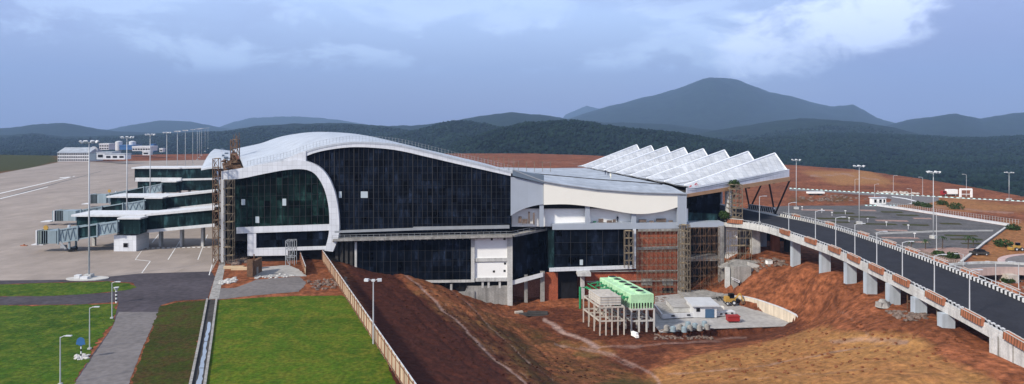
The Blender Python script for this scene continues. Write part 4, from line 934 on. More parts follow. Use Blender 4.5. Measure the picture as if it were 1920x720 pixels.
def jetbridge(label, xr, xl, xc, Y, yr, yl, hh, colr):
    """rotunda end (xr) down to the cabin (xc); three telescoping tunnels"""
    zr = 34-(yr-235)*Y/FX; zl = 34-(yl-235)*Y/FX; R0 = P(xr,0,Y).x; L0_ = P(xl,0,Y).x; C0 = P(xc,0,Y).x
    t = thing('jet_bridge', label, 'jet bridge', (R0, Y, 0), 'jet bridges at the terminal gates')
    m = MB(); m.box((R0+3.0,Y+.8,zr+.1), (5.6,3.4,hh*1.15)); m.build('rotunda', M['glassjet'], t)
    m = MB(); m.box((R0+3.0,Y+.6,zr+hh*.62), (6.2,4.0,.4)); m.build('rotunda_roof', M['white'], t)
    a = Vector((R0,Y,zr)); b = Vector((L0_,Y,zl)); n = 3
    for k in range(n):
        p = a.lerp(b, k/n); q = a.lerp(b, (k+1)/n); s = 1+.1*k; m = MB()
        gl = k != 0
        m.bar(p, q, 3.0*s*.92, hh*.72*s); tn = m.build('tunnel_section', M['glassjet'] if k == 1 else M['jetgrey'], t)
        m = MB()
        for sg_ in (-1,1):
            for up_ in (-1,1): m.bar(p+Vector((0,sg_*1.52*s,up_*hh*.4*s)), q+Vector((0,sg_*1.52*s,up_*hh*.4*s)), .22, .3)
            if k == 0 or k == 2:
                for j in range(7):
                    u_ = p.lerp(q, j/7); v_ = p.lerp(q, (j+1)/7); m.bar(u_+Vector((0,sg_*1.5*s,(-1 if j % 2 else 1)*hh*.38*s)), v_+Vector((0,sg_*1.5*s,(1 if j % 2 else -1)*hh*.38*s)), .13, .13)
        m.bar(p+Vector((0,-1.65*s,-hh*.48*s)), p+Vector((0,-1.65*s,hh*.48*s)), .3, .3); m.bar(q+Vector((0,-1.65*s,-hh*.5*s)), q+Vector((0,-1.65*s,hh*.5*s)), .3, .3)
        m.build('tunnel_truss', M['jetgrey'], tn)
    c = Vector((C0,Y,zl-.5*hh*.1)); m = MB(); m.box(((C0+L0_)/2+.6, Y, zl-.25), (abs(L0_-C0)*.62, 3.6, hh*.95)); cab = m.build('cabin', M['jetgrey'], t)
    m = MB(); w0 = L0_-abs(L0_-C0)*.5
    for k in range(5): x = w0-k*.55; m.bar((x,Y-1.8,zl-.3), (x,Y+1.8,zl-.3), .42, hh*.98)
    m.build('bellows', M['jetgreen'], cab); m = MB(); m.box((w0-2.7,Y,zl-.3), (.3,3.9,hh*1.05)); m.box((C0+.6, Y, zl-hh*.5-.5), (3.2,3.4,.2)); m.build('cabin_bumper', M['white'], cab)
    x = L0_+abs(a.x-b.x)*.17; zz = a.lerp(b,.83).z-hh*.4
    m = MB()
    for s in (-1.4,1.4): m.bar((x,Y+s,.9),(x,Y+s,zz+hh*.9), .4, .4)
    m.bar((x,Y-1.6,1.0),(x,Y+1.6,1.0),.5,.4); m.build('lift_column', M['jetgrey'], t)
    for s in (-1.1,1.1): m = MB(); m.tube([(x,Y+s-.25,.6),(x,Y+s+.25,.6)], .6, 14); m.build('wheel', M['black'], t)
    m = MB(); m.box((x-1.5,Y-1.4,1.5),(1.2,1,.8)); m.bar((L0_+.5,Y-2,zl-1.4),(x-.6,Y-2,1.0),.12,.5); m.build('service_stair', M['steel'], t)
    p_ = Vector((L0_+2, Y-.5, zl+hh*.5)); m = MB(); m.tube([p_, p_+dz*1.0], .35, 8); m.build('beacon', M['lamp'], t)
    return t
pier('boarding pier closest to the grass, with a white plant room below it', 402, 268, 150, 188, 8, 389, 401.5, 4.0, support=(229,270,6.5))
pier('middle boarding pier, its long white roof between two others', 402, 310, 212, 236, 8, 357, 367, 4.0, support=(277,309,7))
pC = pier('farthest boarding pier, two storeys high with white bands', 402, 336, 256, 287, 9, 312, 313.5, 4.4, support=None)
o = parent_loc(pC); a0 = P(402,0,287).x; a1 = P(336,0,287).x; a2 = P(257,0,287).x
m = MB(); m.ext([Vector((a2,287.4,11.0)),Vector((a0,287.4,11.4)),Vector((a0,287.4,6.6)),Vector((a2,287.4,6.6))], (0,8,0)); m.build('lower_storey', M['glassjet'], pC)
m = MB(); m.ext([Vector((a2-.6,286.7,12.0)),Vector((a1+1,286.7,12.0)),Vector((a1+1,286.7,10.4)),Vector((a2-.6,286.7,10.4))], (0,10,0)); m.build('storey_band', M['white'], pC)
jetbridge('jet bridge closest to the grass, its cabin pushed far out over the apron', 226, 118, 74, 184.5, 424, 441, 3.6, 0)
jetbridge('middle jet bridge with long grey green bellows at its cabin', 275, 158, 88, 233.5, 383, 402, 3.6, 0)
jetbridge('farthest jet bridge, just under the two storey pier', 306, 210, 162, 284, 351, 371, 3.8, 0)
def cone_sign(x, y, z=0, lab=''):
    p = G(x,y); t = thing('apron_sign', lab, 'sign', (p.x,p.y,0), 'yellow apron signs')
    m = MB(); m.bar((p.x,p.y,0),(p.x,p.y,z),.1); m.build('post', M['steel'], t); m = MB(); m.box((p.x,p.y-.1,z),(1.5,.15,1.0)); m.build('board', M['yellow'], t)
# yellow signs sit on top of the cabins
for x, y, Y, lab in ((86,427,184.5,'yellow round beacon board on the closest jet bridge cabin'),(205,358,284,'yellow beacon board on the farthest jet bridge')):
    p = P(x,y,Y); m = MB(); m.tube([p+Vector((0,-.1,0)), p+Vector((0,.1,0))], .65, 14); m.bar(p, p-dz*1.6, .12); tag(m.build('beacon_board', M['yellow'], None, loc=p), lab, 'sign')
m = MB(); p = G(45,461); m.tube([p, p+dz*.5], .5, 8, .15); m.bar(p+Vector((-.9,0,.1)), p+Vector((.9,0,.1)), .5, .2); tag(m.build('wheel_chock', M['planter'], None, loc=p), 'small orange chock lying alone on the bare apron', 'chock')
# ---- scaffolds and towers
def scaffold(label, a, b, z0, z1, dep=1.3, bays=3, lift=2.0, material='tubepale', r=.085, brace=True, planks=True, name='scaffold', cat='scaffold', group=None):
    a = Vector(a); b = Vector(b); t = thing(name, label, cat, (a.x, a.y, z0), group); d_ = Vector((-(b-a).y,(b-a).x,0)).normalized()*dep
    if d_.y > 0: d_ = -d_
    m = MB(); pts = [a.lerp(b, k/bays) for k in range(bays+1)]
    for p in pts:
        for o_ in (Vector((0,0,0)), d_):
            q = p+o_; m.bar((q.x,q.y,z0), (q.x,q.y,z1), r*2, r*2)
    m.build('standard', M[material], t)
    m = MB(); nl = max(1, int((z1-z0)/lift))
    for k in range(1, nl+1):
        z = z0+(z1-z0)*k/nl
        for o_ in (Vector((0,0,0)), d_):
            m.bar(Vector((a.x,a.y,z))+o_+dz*random.uniform(-.03,.03), Vector((b.x,b.y,z))+o_+dz*random.uniform(-.03,.03), r*1.8, r*1.8)
        for p in pts: m.bar((p.x,p.y,z), (p.x+d_.x,p.y+d_.y,z), r*1.6)
    m.build('ledger', M[material], t)
    if brace:
        m = MB()
        for k in range(nl):
            za = z0+(z1-z0)*k/nl; zb_ = z0+(z1-z0)*(k+1)/nl
            for j in range(bays):
                if (k+j) % 2 == 0 or bays == 1:
                    p, q = (pts[j], pts[j+1]) if k % 2 else (pts[j+1], pts[j]); m.bar(Vector((p.x,p.y,za))+d_, Vector((q.x,q.y,zb_))+d_, r*1.4)
                    if bays == 1: m.bar(Vector((q.x,q.y,za))+d_, Vector((p.x,p.y,zb_))+d_, r*1.4); m.bar(Vector((p.x,p.y,za)), Vector((p.x,p.y,zb_))+d_, r*1.4)
        m.build('brace', M[material], t)
    if planks:
        m = MB()
        for k in range(1, nl+1):
            if random.random() < .6:
                z = z0+(z1-z0)*k/nl+.12; s0 = random.uniform(0,.4); s1 = random.uniform(.6,1); p = a.lerp(b,s0)+d_*.5; q = a.lerp(b,s1)+d_*.5; m.bar((p.x,p.y,z),(q.x,q.y,z),dep*.8,.08)
        if m.v: m.build('plank', M['plank'], t)
    return t
def zof(y, Y): return 34-(y-235)*Y/FX
f0 = Fp(403,400,2.4); f1 = Fp(414,400,2.4); scaffold('rusty lattice scaffold tower at the terminal corner beside the boarding piers', f0, f1, 0, zof(297,168), 1.5, 1, 2.1, 'rust', .065, name='scaffold_tower')
f0 = Fp(422,400,2.2); f1 = Fp(440,400,2.2); scaffold('brown scaffold bay beside the green side glass of the terminal', f0, f1, 0, zof(337,168), 1.3, 2, 2.0, 'tubepale', .05, name='scaffold_tower')
f0 = P(437,310,200); f1 = P(449,310,200); tw = scaffold('lattice hoist tower standing in the gap of the torn roof', f0, f1, zof(318,200), zof(262,200), 1.8, 1, 1.8, 'rust', .1, name='hoist_tower', cat='tower')
m = MB(); 
for k in range(5): p = P(438+k*2.6,262,200); m.bar(p-dz*2, p+dz*random.uniform(1,2.5)+Vector((random.uniform(-.5,.5),0,0)), .1)
m.build('reinforcing_bar', M['rust'], tw)
f0 = Fp(540,470,3.6); f1 = Fp(556,470,3.6); scaffold('grey scaffold frame at the loading bay mouth', f0, f1, 0, zof(450,167), 2.2, 2, 1.8, 'steel', .07)
f0 = Fp(1170,470,1.4); f1 = Fp(1186,470,1.4); scaffold('pale scaffold tower against the second glass hall', f0, f1, zof(500,177), zof(431,177), 1.0, 2, 1.9, 'tubepale', .07)
f0 = Fp(1194,470,1.2); f1 = Fp(1272,470,1.2); scaffold('wide tube scaffold covering the red brick wall', f0, f1, zg(40,175), zof(432,177), 1.2, 9, 1.7, 'tubepale', .032, planks=False)
f0 = Fp(1274,470,2.2); f1 = Fp(1290,470,2.2); scaffold('dense scaffold tower wrapping the column beside the brick wall', f0, f1, zg(45,176), zof(420,177), 1.6, 3, 1.5, 'tubepale', .075)
f0 = Fp(1292,470,1.2); f1 = Fp(1346,470,1.2); scaffold('scaffold filling the dark stair bay under the canopy', f0, f1, zg(50,176), zof(427,177), 1.3, 6, 2.0, 'rust', .035, planks=False)
f0 = Fp(1362,470,2); f1 = Fp(1405,470,2); scaffold('scaffold in the dark space under the start of the bridge', f0, f1, zg(57,178), zof(432,177), 1.3, 4, 1.8, 'tubepale', .055)
# tall wrapped column that stands through the canopy edge
cpos = P(1374,420,185); tz = zof(345,185)
ct = scaffold('tall column in weathered scaffold with green netting at the canopy edge', cpos+Vector((-1.7,0,0)), cpos+Vector((1.7,0,0)), 8.0, tz, 2.6, 2, 1.2, 'tubepale', .09, name='netted_column', cat='column')
m = MB(); m.tube([(cpos.x-1.0,cpos.y+.5,8),(cpos.x-1.0,cpos.y+.5,tz-1)], .95, 14); m.build('column_shaft', M['concrete_pale'], ct)
def leafball(m, c, rad, n, s=.3, flat=.7):
    for _ in range(n):
        v = Vector((random.gauss(0,1),random.gauss(0,1),random.gauss(0,1))).normalized()*rad*random.random()**.4; v.z *= flat; p = Vector(c)+v
        a = Vector((random.gauss(0,1),random.gauss(0,1),random.gauss(0,1))).normalized(); b = a.cross(Vector((random.random(),random.random(),.3))).normalized(); q = s*random.uniform(.6,1.3)
        m.face([p-a*q, p+b*q*.6, p+a*q, p-b*q*.6])
m = MB(); leafball(m, (cpos.x,cpos.y-1.2,tz+.2), 1.5, 260, .3); m.build('green_netting', M['leaf'], ct)
def bush(x, y, Y, rad, n, lab, z=None, s=.3):
    p = P(x,y,Y) if z is None else G(x,y,z); t = thing('shrub', lab, 'shrub', p)
    m = MB(); leafball(m, p+dz*rad*.6, rad, n, s); m.build('foliage', M['leaf'], t)
    m = MB()
    for k in range(4): m.bar(p, p+Vector((random.uniform(-.5,.5)*rad,random.uniform(-.5,.5)*rad,rad*.8)), .08)
    m.build('stem', M['bark'], t); return t
bush(1358,410,183,1.6,300,'green and brown shrub piled at the foot of the netted column')
# ---- far buildings
def block(label, x0, x1, yt, yb, Y, dep, material, name='site_building', cat='building', rows=0, cols=0, roof='flat', rmat='roofgrey', wmat='dark', rp=.2, doors=0):
    base = P(x0,yb,Y); w0 = (x1-x0)/FX*Y; zt_ = zof(yt,Y); zb_ = max(0.0, zof(yb,Y)); zb_ = 0 if zb_ < 2 else zb_
    cx_ = (P(x0,0,Y).x+P(x1,0,Y).x)/2; t = thing(name, label, cat, (cx_, Y, zb_)); hh = zt_-zb_
    m = MB(); m.box((cx_, Y+dep/2, zb_+hh*(1-rp)/2), (w0, dep, hh*(1-rp))); wl = m.build('wall', M[material], t)
    m = MB(); e = .5; z1 = zb_+hh*(1-rp)
    if roof == 'flat': m.box((cx_,Y+dep/2,z1+hh*rp/2),(w0+e,dep+e,hh*rp))
    else:
        a = [Vector((cx_-w0/2-e,Y-e,z1)),Vector((cx_+w0/2+e,Y-e,z1)),Vector((cx_+w0/2+e,Y+dep+e,z1)),Vector((cx_-w0/2-e,Y+dep+e,z1))]; h1 = Vector((cx_-w0/2-e,Y+dep/2,zt_)); h2 = Vector((cx_+w0/2+e,Y+dep/2,zt_))
        m.raw(a+[h1,h2], [(0,1,5,4),(1,2,5),(2,3,4,5),(3,0,4),(3,2,1,0)])
    m.build('roof', M[rmat], t)
    for r_ in range(rows):
        for c_ in range(cols):
            x = cx_-w0/2+w0*(c_+.5)/cols; z = zb_+hh*(1-rp)*(r_+.55)/rows; m = MB(); ww = w0/cols*.62; wh = hh*(1-rp)/rows*.42
            m.box((x,Y+.0,z),(ww,.5,wh)); m.build('window', M[wmat], t)
    return t
ob = block('long three storey white building with rows of dark windows and grey roof', 108, 167, 277, 302, 640, 22, 'white', rows=3, cols=14, roof='gable', rp=.36)
block('low lilac grey shed next to the long white building', 181, 210, 285, 299, 620, 14, 'lamp', rows=1, cols=2, rp=.15)
block('row of low grey sheds with small dark openings', 197, 234, 288, 299, 600, 10, 'clad', rows=1, cols=3, rp=.2)
block('small white two storey house with dark windows on the rise behind the sheds', 186, 204, 269, 281, 760, 14, 'white', rows=2, cols=4, rp=.2, rmat='white')
block('blue workshop between the two white storage tanks', 224, 250, 272, 281, 730, 16, 'blue', rp=.2, rmat='blue')
block('long white hangar with a scalloped dark opening row', 248, 282, 274, 283, 700, 14, 'white', rows=1, cols=7, rp=.35, rmat='white')
block('small white gatehouse with one dark window below the hangar', 267, 280, 282, 291, 660, 6, 'white', rows=1, cols=1, rp=.3, rmat='white')
block('tall narrow blue water tower block beside the hangar', 282, 288, 270, 284, 720, 6, 'blue', rp=.1, rmat='blue')
block('tiny white hut alone on the red bank', 299, 305, 278, 285, 690, 5, 'white', rows=1, cols=1, rp=.3, rmat='white')
block('dark blue container stack beside the long white building', 168, 180, 287, 300, 630, 8, 'bluetrim', rp=.05, rmat='bluetrim')
for x, lab in ((223,'white cylindrical storage tank on the left of the blue workshop'),(248.5,'white cylindrical storage tank near the long hangar')):
    p = P(x,282,740); p.z = max(0,p.z); rr = 6*740/FX; t = thing('storage_tank', lab, 'tank', p); m = MB(); m.tube([p,p+dz*9.5],rr,24); m.build('shell', M['white'], t, smooth=False)
    m = MB(); m.tube([p+dz*9.5,p+dz*10.3],rr,24,rr*.3); m.build('roof', M['lamp'], t)
p = P(178,276,650); p.z = 0; t = thing('dish_antenna','white dish antenna beside the long white building','antenna',p); m = MB(); m.bar(p,p+dz*10,.5); m.build('mast',M['steel'],t); m = MB(); m.tube([p+dz*11+Vector((0,-1,0)),p+dz*11.3],3.2,16,.8); m.build('dish',M['white'],t)
# ---- hoarding fence along the slope
def hoarding(label, a, b, h, material, step=2.44, rail=True, z0=None, name='hoarding_fence'):
    a = Vector(a); b = Vector(b); L_ = (b-a).length; n = max(1,int(L_/step)); d_ = (b-a).normalized(); nr = Vector((-d_.y,d_.x,0))
    if nr.x > 0: nr = -nr
    t = thing(name, label, 'fence', a); m = MB(); m2 = MB(); m3 = MB()
    for k in range(n):
        p = a.lerp(b,k/n); q = a.lerp(b,(k+1)/n); j = Vector((random.uniform(-.05,.05),random.uniform(-.05,.05),0)); hh = h+random.uniform(-.1,.1)
        m.ext([p+j,q+j,q+j+dz*hh,p+j+dz*hh], nr*.04)
        m2 = MB(); m2.bar(p+nr*.12-dz*.2,p+nr*.12+dz*(h+.15),.09,.09); m2.build('post', M['planter'], t)
        m3.bar(p+nr*.1+dz*.35,q+nr*.1+dz*.35,.12,.14); m3.bar(p+nr*.12+dz*(h-.3),q+nr*.12+dz*(h-.3),.07,.07)
    m.build('panel_run', M[material], t); m3.build('rail', M['rust'], t); 
    m4 = MB(); m4.bar(a+dz*(h+.02), b+dz*(h+.02), .12, .12); m4.build('capping', M['lamp'], t)
    return t
hoarding('long pale plywood hoarding running down beside the lawn', (-47.3,170.6,0), (-11,81,0), 2.7, 'fence')
hoarding('short brown hoarding across the earth patch under the ribbon', G(561,484), G(607,481), 2.1, 'fencex')
hoarding('leaning plywood hoarding at the side of the loading bay', G(557,470)+Vector((0,0,0)), G(573,516), 2.0, 'fence')
# ---- street lamps and floodlights on the grass
def lamp(name, label, h, arm, group, loc, rz=0.0, r=.09):
    t = thing(name, label, 'street lamp', (0,0,0), group); m = MB(); m.tube([(0,0,0),(0,0,h)], r, 8, r*.65); m.build('pole', M['pole'], t)
    m = MB(); m.tube([(0,0,h-.1),(arm*.5,0,h+.12),(arm,0,h+.18)], r*.6, 6); m.build('arm', M['pole'], t)
    m = MB(); m.box((arm+.2,0,h+.16),(.8,.28,.12)); m.build('lamp_head', M['lamp'], t)
    m = MB(); m.box((0,0,.12),(.45,.45,.24)); m.build('base_block', M['concrete_pale'], t)
    t.location = loc; t.rotation_euler = (0,0,rz); return t
l0 = lamp('street_lamp', 'white street lamp by the road junction, beside the striped marker post', 6.3, .9, 'lamps along the service road', G(210,597))
dup(l0, G(168,655), 0, label='white street lamp by the road, just above the blue round sign')
dup(l0, G(113,722), 0, label='white street lamp in the lower grass, its foot out of the picture')
p = G(700,645); fm = thing('floodlight_pole', 'white pole with two curled floodlights standing against the hoarding', 'floodlight', p)
m = MB(); hh = 9.9; m.tube([p,p+dz*hh],.13,10,.08); m.build('pole', M['pole'], fm)
for s in (-1,1):
    m = MB(); m.tube([p+dz*(hh-.2),p+Vector((s*.5,0,hh+.1)),p+Vector((s*1.0,-.1,hh+.25))],.05,6); ar = m.build('arm', M['pole'], fm)
    m = MB(); m.box(p+Vector((s*1.0,-.2,hh+.1)),(.65,.5,.4),.2*s); m.build('lamp_head', M['lamp'], ar)
m = MB(); m.box(p+Vector((0,0,hh)),(.5,.3,.35)); m.build('bracket', M['lamp'], fm)
p = G(218,568); t = thing('marker_post','black and white striped marker post with a white top by the junction','marker post',p); m = MB()
M['stripez'] = hazard('striped_post', (0,0,1), .7); m.tube([p,p+dz*2.3],.16,8); m.build('post', M['stripez'], t); m = MB(); m.tube([p+dz*2.3,p+dz*3.0],.12,8,.5); m.build('top', M['white'], t)
p = G(152,672); t = thing('round_sign','small blue sign on a striped post over a patch of pale stones','sign',p); m = MB(); m.tube([p,p+dz*2.2],.09,8); m.build('post', M['stripez'], t); m = MB(); m.tube([p+Vector((0,-.12,2.5)),p+Vector((0,-.05,2.5))],.6,16); m.box(p+Vector((0,-.1,2.2)),(1.3,.06,.3)); m.build('plate', M['blue'], t)
def stones(label, pts, n, smin, smax, material, name='stone_pile', cat='rubble', zf=None):
    c = sum(pts, Vector((0,0,0)))/len(pts); m = MB()
    bmi = bmesh.new(); bmesh.ops.create_icosphere(bmi, subdivisions=1, radius=1); iv_ = [v.co.copy() for v in bmi.verts]; if_ = [[v.index for v in f.verts] for f in bmi.faces]; bmi.free()
    xs = [p.x for p in pts]; ys = [p.y for p in pts]; pg = [(p.x,p.y) for p in pts]; k = 0
    while k < n:
        x = random.uniform(min(xs),max(xs)); y = random.uniform(min(ys),max(ys))
        if not inpoly(np.array([x]),np.array([y]),pg)[0]: continue
        k += 1; s = random.uniform(smin,smax); z = (zf(x,y) if zf else c.z); a = random.random()*6.28
        vs = [(x+(v.x*math.cos(a)-v.y*math.sin(a))*s*random.uniform(.7,1.3), y+(v.x*math.sin(a)+v.y*math.cos(a))*s*random.uniform(.7,1.3), z+v.z*s*.6*random.uniform(.7,1.2)+s*.2) for v in iv_]
        m.raw(vs, if_)
    o = m.build(name, M[material], None, loc=c); return tag(o, label, cat, kind='stuff')
stones('pale stones spread at the foot of the blue sign', [G(138,668),G(166,664),G(170,672),G(145,676)], 40, .15,.4,'bag')
stones('white broken rubble in a line beside the earth heap', [G(410,528),G(440,521),G(446,524),G(440,530),G(412,534)], 70, .2,.5,'bag')
stones('white rubble strewn across the loading bay apron', [G(476,518),G(540,513),G(556,518),G(500,523),G(476,524)], 45, .12,.4,'bag')
stones('brown broken blocks heaped at the terminal corner', [G(424,462),G(462,452),G(464,492),G(428,500)], 230, .3,.95,'rubble')
stones('dark rubble below the brick wall', [P(1205,548,172),P(1275,548,172),P(1275,556,168),P(1205,556,168)], 60, .2,.6,'rubble', zf=zg)
stones('clods of dug earth near the hoarding', [G(575,528),G(650,520),G(655,538),G(590,545)], 120, .2,.5,'rubble')
p = G(448,505); t = thing('timber_stack','two pale sawn timber packs lying on the earth beside the bay','timber stack',p)
for dx, dy, dz_ in ((-1.4,.6,.35),(.8,-.5,.3)): m = MB(); m.box(p+Vector((dx,dy,dz_)),(4.6,.9,.6),.05); m.build('timber_pack', M['timber'], t)
for k, (x, y, s, lab) in enumerate(((469,520,(1.1,6.5,3.2),'brown timber shutter wall standing left of the loading bay'),)):
    p = G(x,y); m = MB(); m.box(p+Vector((0,3.2,1.6)), (.8,6,3.4)); m.box(p+Vector((-.1,.3,2.0)), (1.3,.5,3.9)); m.bar(p+Vector((.5,1,0)),p+Vector((.5,1,5)),.2); tag(m.build('shutter_wall', M['rust'], None, loc=p), lab, 'wall')
for x, y, lab in ((477,514,'grey concrete block by the loading bay, nearer one'),(480,504,'grey concrete block by the loading bay, farther one')):
    p = G(x,y); m = MB(); m.box(p+dz*.8,(1.5,1.3,1.6),.1); m.box(p+dz*1.7,(1.2,1.1,.35),.3); tag(m.build('concrete_block', M['concrete'], None, loc=p), lab, 'block')
p = G(430,470); m = MB(); m.box(p+dz*4.6,(1.9,.3,1.5),.2); m.bar(p,p+dz*4,.12); tag(m.build('green_sheet', M['greenpipe'], None, loc=p), 'small green tarpaulin hung on a post by the corner scaffold', 'tarpaulin')
# ---- drain
t = thing('drain_channel','narrow open concrete drain holding strips of bright water between lawns','drain',G(390,640))
m = MB()
def wallrun(m, pts, w_, h_):
    for a, b in zip(pts, pts[1:]): m.bar(a+dz*h_/2, b+dz*h_/2, w_, h_)
wallrun(m, [G(388.5,562),G(374,640),G(357,722),G(345,790)], .35, .3); m.build('channel_wall', M['concrete'], t)
m = MB(); wallrun(m, [G(406,562),G(396,640),G(384,722),G(375,790)], .35, .3); m.build('channel_wall', M['concrete'], t)
m = MB(); m.face([v+dz*.03 for v in (G(389,562),G(406,562),G(396,640),G(384,722),G(375,790),G(345,790),G(357,722),G(374,640))]); m.build('channel_bed', M['shadow'], t)
m = MB()
for y0, y1 in ((604,640),(641,690),(691,730)):
    L_ = []; R_ = []
    for k in range(9):
        y = y0+(y1-y0)*k/8; xa = 389+(357-389)*(y-562)/160+3; xb = 406+(384-406)*(y-562)/160-3; w_ = .55+.45*random.random(); c_ = (xa+xb)/2+1.5+random.uniform(-1,1)
        L_.append(G(c_-(xb-xa)*.28*w_*random.uniform(.6,1),y)+dz*.04); R_.append(G(c_+(xb-xa)*.3*w_,y)+dz*.04)
    m.face(L_+R_[::-1])
m.build('water_strip', M['water'], t)
for x, y in ((352,680),(370,560)): pass
# ---- workers
def person(label, loc, pose='stand', cl='cloth1', rz=0.0, hat=True):
    t = None; me = bpy.data.meshes.new('person'); bm = bmesh.new()
    J = {'pel':(0,0,.95),'wst':(0,0,1.1),'chs':(0,0,1.35),'nek':(0,0,1.5),'hd':(0,.01,1.62),'top':(0,0,1.74),
         'ls':(-.19,0,1.42),'le':(-.24,.02,1.14),'lh':(-.24,-.1,.9),'rs':(.19,0,1.42),'re':(.25,.02,1.14),'rh':(.22,-.14,.92),
         'lk':(-.11,-.03,.5),'lf':(-.12,.02,.06),'lt':(-.12,-.16,.04),'rk':(.11,-.05,.5),'rf':(.13,.04,.06),'rt':(.13,-.15,.04)}
    if pose == 'bend':
        for k_ in ('chs','nek','hd','top','ls','rs','le','re','lh','rh','wst'):
            x, y, z = J[k_]; dzv = z-.95; a = R(55); J[k_] = (x, y-dzv*math.sin(a), .95+dzv*math.cos(a))
        J['lh'] = (-.2,-.75,.55); J['rh'] = (.2,-.8,.5); J['le'] = (-.24,-.6,.85); J['re'] = (.24,-.62,.85)
    if pose == 'walk': J['lk'] = (-.11,-.2,.52); J['lf'] = (-.12,-.25,.07); J['lt'] = (-.12,-.42,.06); J['rk'] = (.11,.08,.5); J['rf'] = (.12,.33,.1); J['rt'] = (.12,.2,.04)
    E = [('pel','wst'),('wst','chs'),('chs','nek'),('nek','hd'),('hd','top'),('chs','ls'),('ls','le'),('le','lh'),('chs','rs'),('rs','re'),('re','rh'),('pel','lk'),('lk','lf'),('lf','lt'),('pel','rk'),('rk','rf'),('rf','rt')]
    rad = {'pel':.15,'wst':.13,'chs':.16,'nek':.06,'hd':.1,'top':.07,'ls':.07,'rs':.07,'le':.05,'re':.05,'lh':.04,'rh':.04,'lk':.07,'rk':.07,'lf':.05,'rf':.05,'lt':.035,'rt':.035}
    ks = list(J); vs = [bm.verts.new(J[k_]) for k_ in ks]
    for a, b in E: bm.edges.new((vs[ks.index(a)], vs[ks.index(b)]))
    bm.to_mesh(me); bm.free(); o = bpy.data.objects.new('person', me); COL.objects.link(o)
    md = o.modifiers.new('s','SKIN'); 
    for i, k_ in enumerate(ks): me.skin_vertices[0].data[i].radius = (rad[k_],)*2; me.skin_vertices[0].data[i].use_root = (k_ == 'pel')
    md2 = o.modifiers.new('u','SUBSURF'); md2.levels = 1; md2.render_levels = 1
    me.materials.append(M[cl]); o.location = loc; o.rotation_euler = (0,0,rz); tag(o, label, 'person')
    if hat:
        h_ = MB(); hx, hy, hz_ = J['top']; h_.tube([(hx,hy,hz_-.06),(hx,hy,hz_+.02),(hx,hy,hz_+.09)], .13, 10, .05); hm_ = h_.build('helmet', M['helmet']); hm_.parent = o
    f_ = MB(); hx, hy, hz_ = J['hd']; f_.box((hx,hy-.085,hz_-.01),(.12,.06,.14)); f2 = f_.build('face', M['skin']); f2.parent = o
    return o
pw = rtop[9][28]
person('worker in dark clothes standing on the crest of the white wavy roof', P(633,263,rtop[5][28].y), 'stand', 'cloth1')
s_ = rtop2
def roofz(x, y, zr=17.6): return G(x, y, zr)
for x, y, po, cl, lab in ((1135,328,'stand','cloth1','worker standing in the small group on the flat roof, farthest back'),(1140,329,'bend','cloth1','worker bending over in the small group on the flat roof'),(1145,335,'stand','helmet','worker in pale clothes in front of the group on the flat roof')):
    person(lab, roofz(x, y, 17.35), po, cl)
person('worker crouched near the far corner of the saw tooth canopy', P(1443,323,196.5)+Vector((0,0,-.3)), 'bend', 'cloth1', 1.2)
person('worker in red bending over the lip of the canopy', P(1303,352,182.2), 'bend', 'cloth2', .8)
person('second worker in red lower down the canopy lip', P(1293,357,180.5), 'bend', 'cloth2', 2.0)
person('worker in dark clothes standing in the open gallery', Fp(1158,417,-1.5), 'walk', 'cloth1')
# ================= road bridge =================
NE = [(67.3,60,1.6),(67.3,70,2.6),(67.4,82.8,3.6),(67.7,90,4.4),(67.7,97,5.1),(67.6,105.5,5.8),(67.4,116.5,6.6),(67.2,130.4,7.3),(67.2,143,7.7),(66,157,7.9),(64.6,171,8),(61.5,179,8),(57,183,8),(47.6,184.5,8),(41,215,8),(28,270,8)]
FE = [(83,60,1.6),(82.8,70,2.6),(82.5,82.8,3.6),(82.2,90,4.4),(82,97,5.1),(82,105.5,5.8),(82,116.5,6.6),(82,130.4,7.3),(82,143,7.7),(82,157,7.9),(81.8,171,8),(81.2,180,8),(80.2,187,8),(78,196,8),(70,225,8),(56,275,8)]
def cr(L_, k=5):
    out = []
    for i in range(len(L_)-1):
        p0, p1, p2, p3 = L_[max(0,i-1)], L_[i], L_[i+1], L_[min(len(L_)-1,i+2)]
        for j in range(k):
            t_ = j/k; out.append(Vector([.5*((2*p1[c])+(-p0[c]+p2[c])*t_+(2*p0[c]-5*p1[c]+4*p2[c]-p3[c])*t_*t_+(-p0[c]+3*p1[c]-3*p2[c]+p3[c])*t_**3) for c in range(3)]))
    out.append(Vector(L_[-1])); return out
NP, FP_ = cr(NE), cr(FE)
B = thing('road_bridge', 'long elevated concrete road on square piers curving up to the terminal', 'bridge', (74,120,0))
m = MB(); t1 = Vector((0,0,-1.15))
for i in range(len(NP)-1):
    a, b, c, d_ = NP[i], NP[i+1], FP_[i+1], FP_[i]
    m.face([a,b,b+t1,a+t1]); m.face([d_,c,c+t1,d_+t1]); m.face([a+t1,b+t1,c+t1,d_+t1]); m.face([a,b,c,d_])
m.build('deck', M['concrete_pale'], B)
m = MB(); up = Vector((0,0,.03))
for i in range(len(NP)-1):
    q = []
    for a, b in ((NP[i],FP_[i]),(NP[i+1],FP_[i+1])): q += [a.lerp(b,.075)+up, a.lerp(b,.925)+up]
    m.face([q[0],q[1],q[3],q[2]])
rs = m.build('road_surface', M['deck'], B)
def run_along(L_, y0, y1): return [p for p in L_ if y0 <= p.y <= y1]
def pt_at(L_, Y):
    for a, b in zip(L_, L_[1:]):
        if a.y <= Y <= b.y: return a.lerp(b, (Y-a.y)/max(1e-6,b.y-a.y))
    return L_[-1].copy()
M['kerbd'] = hazard('kerb_blocks', (0,1,0), .95, (.62,.62,.62), (.02,.02,.02))
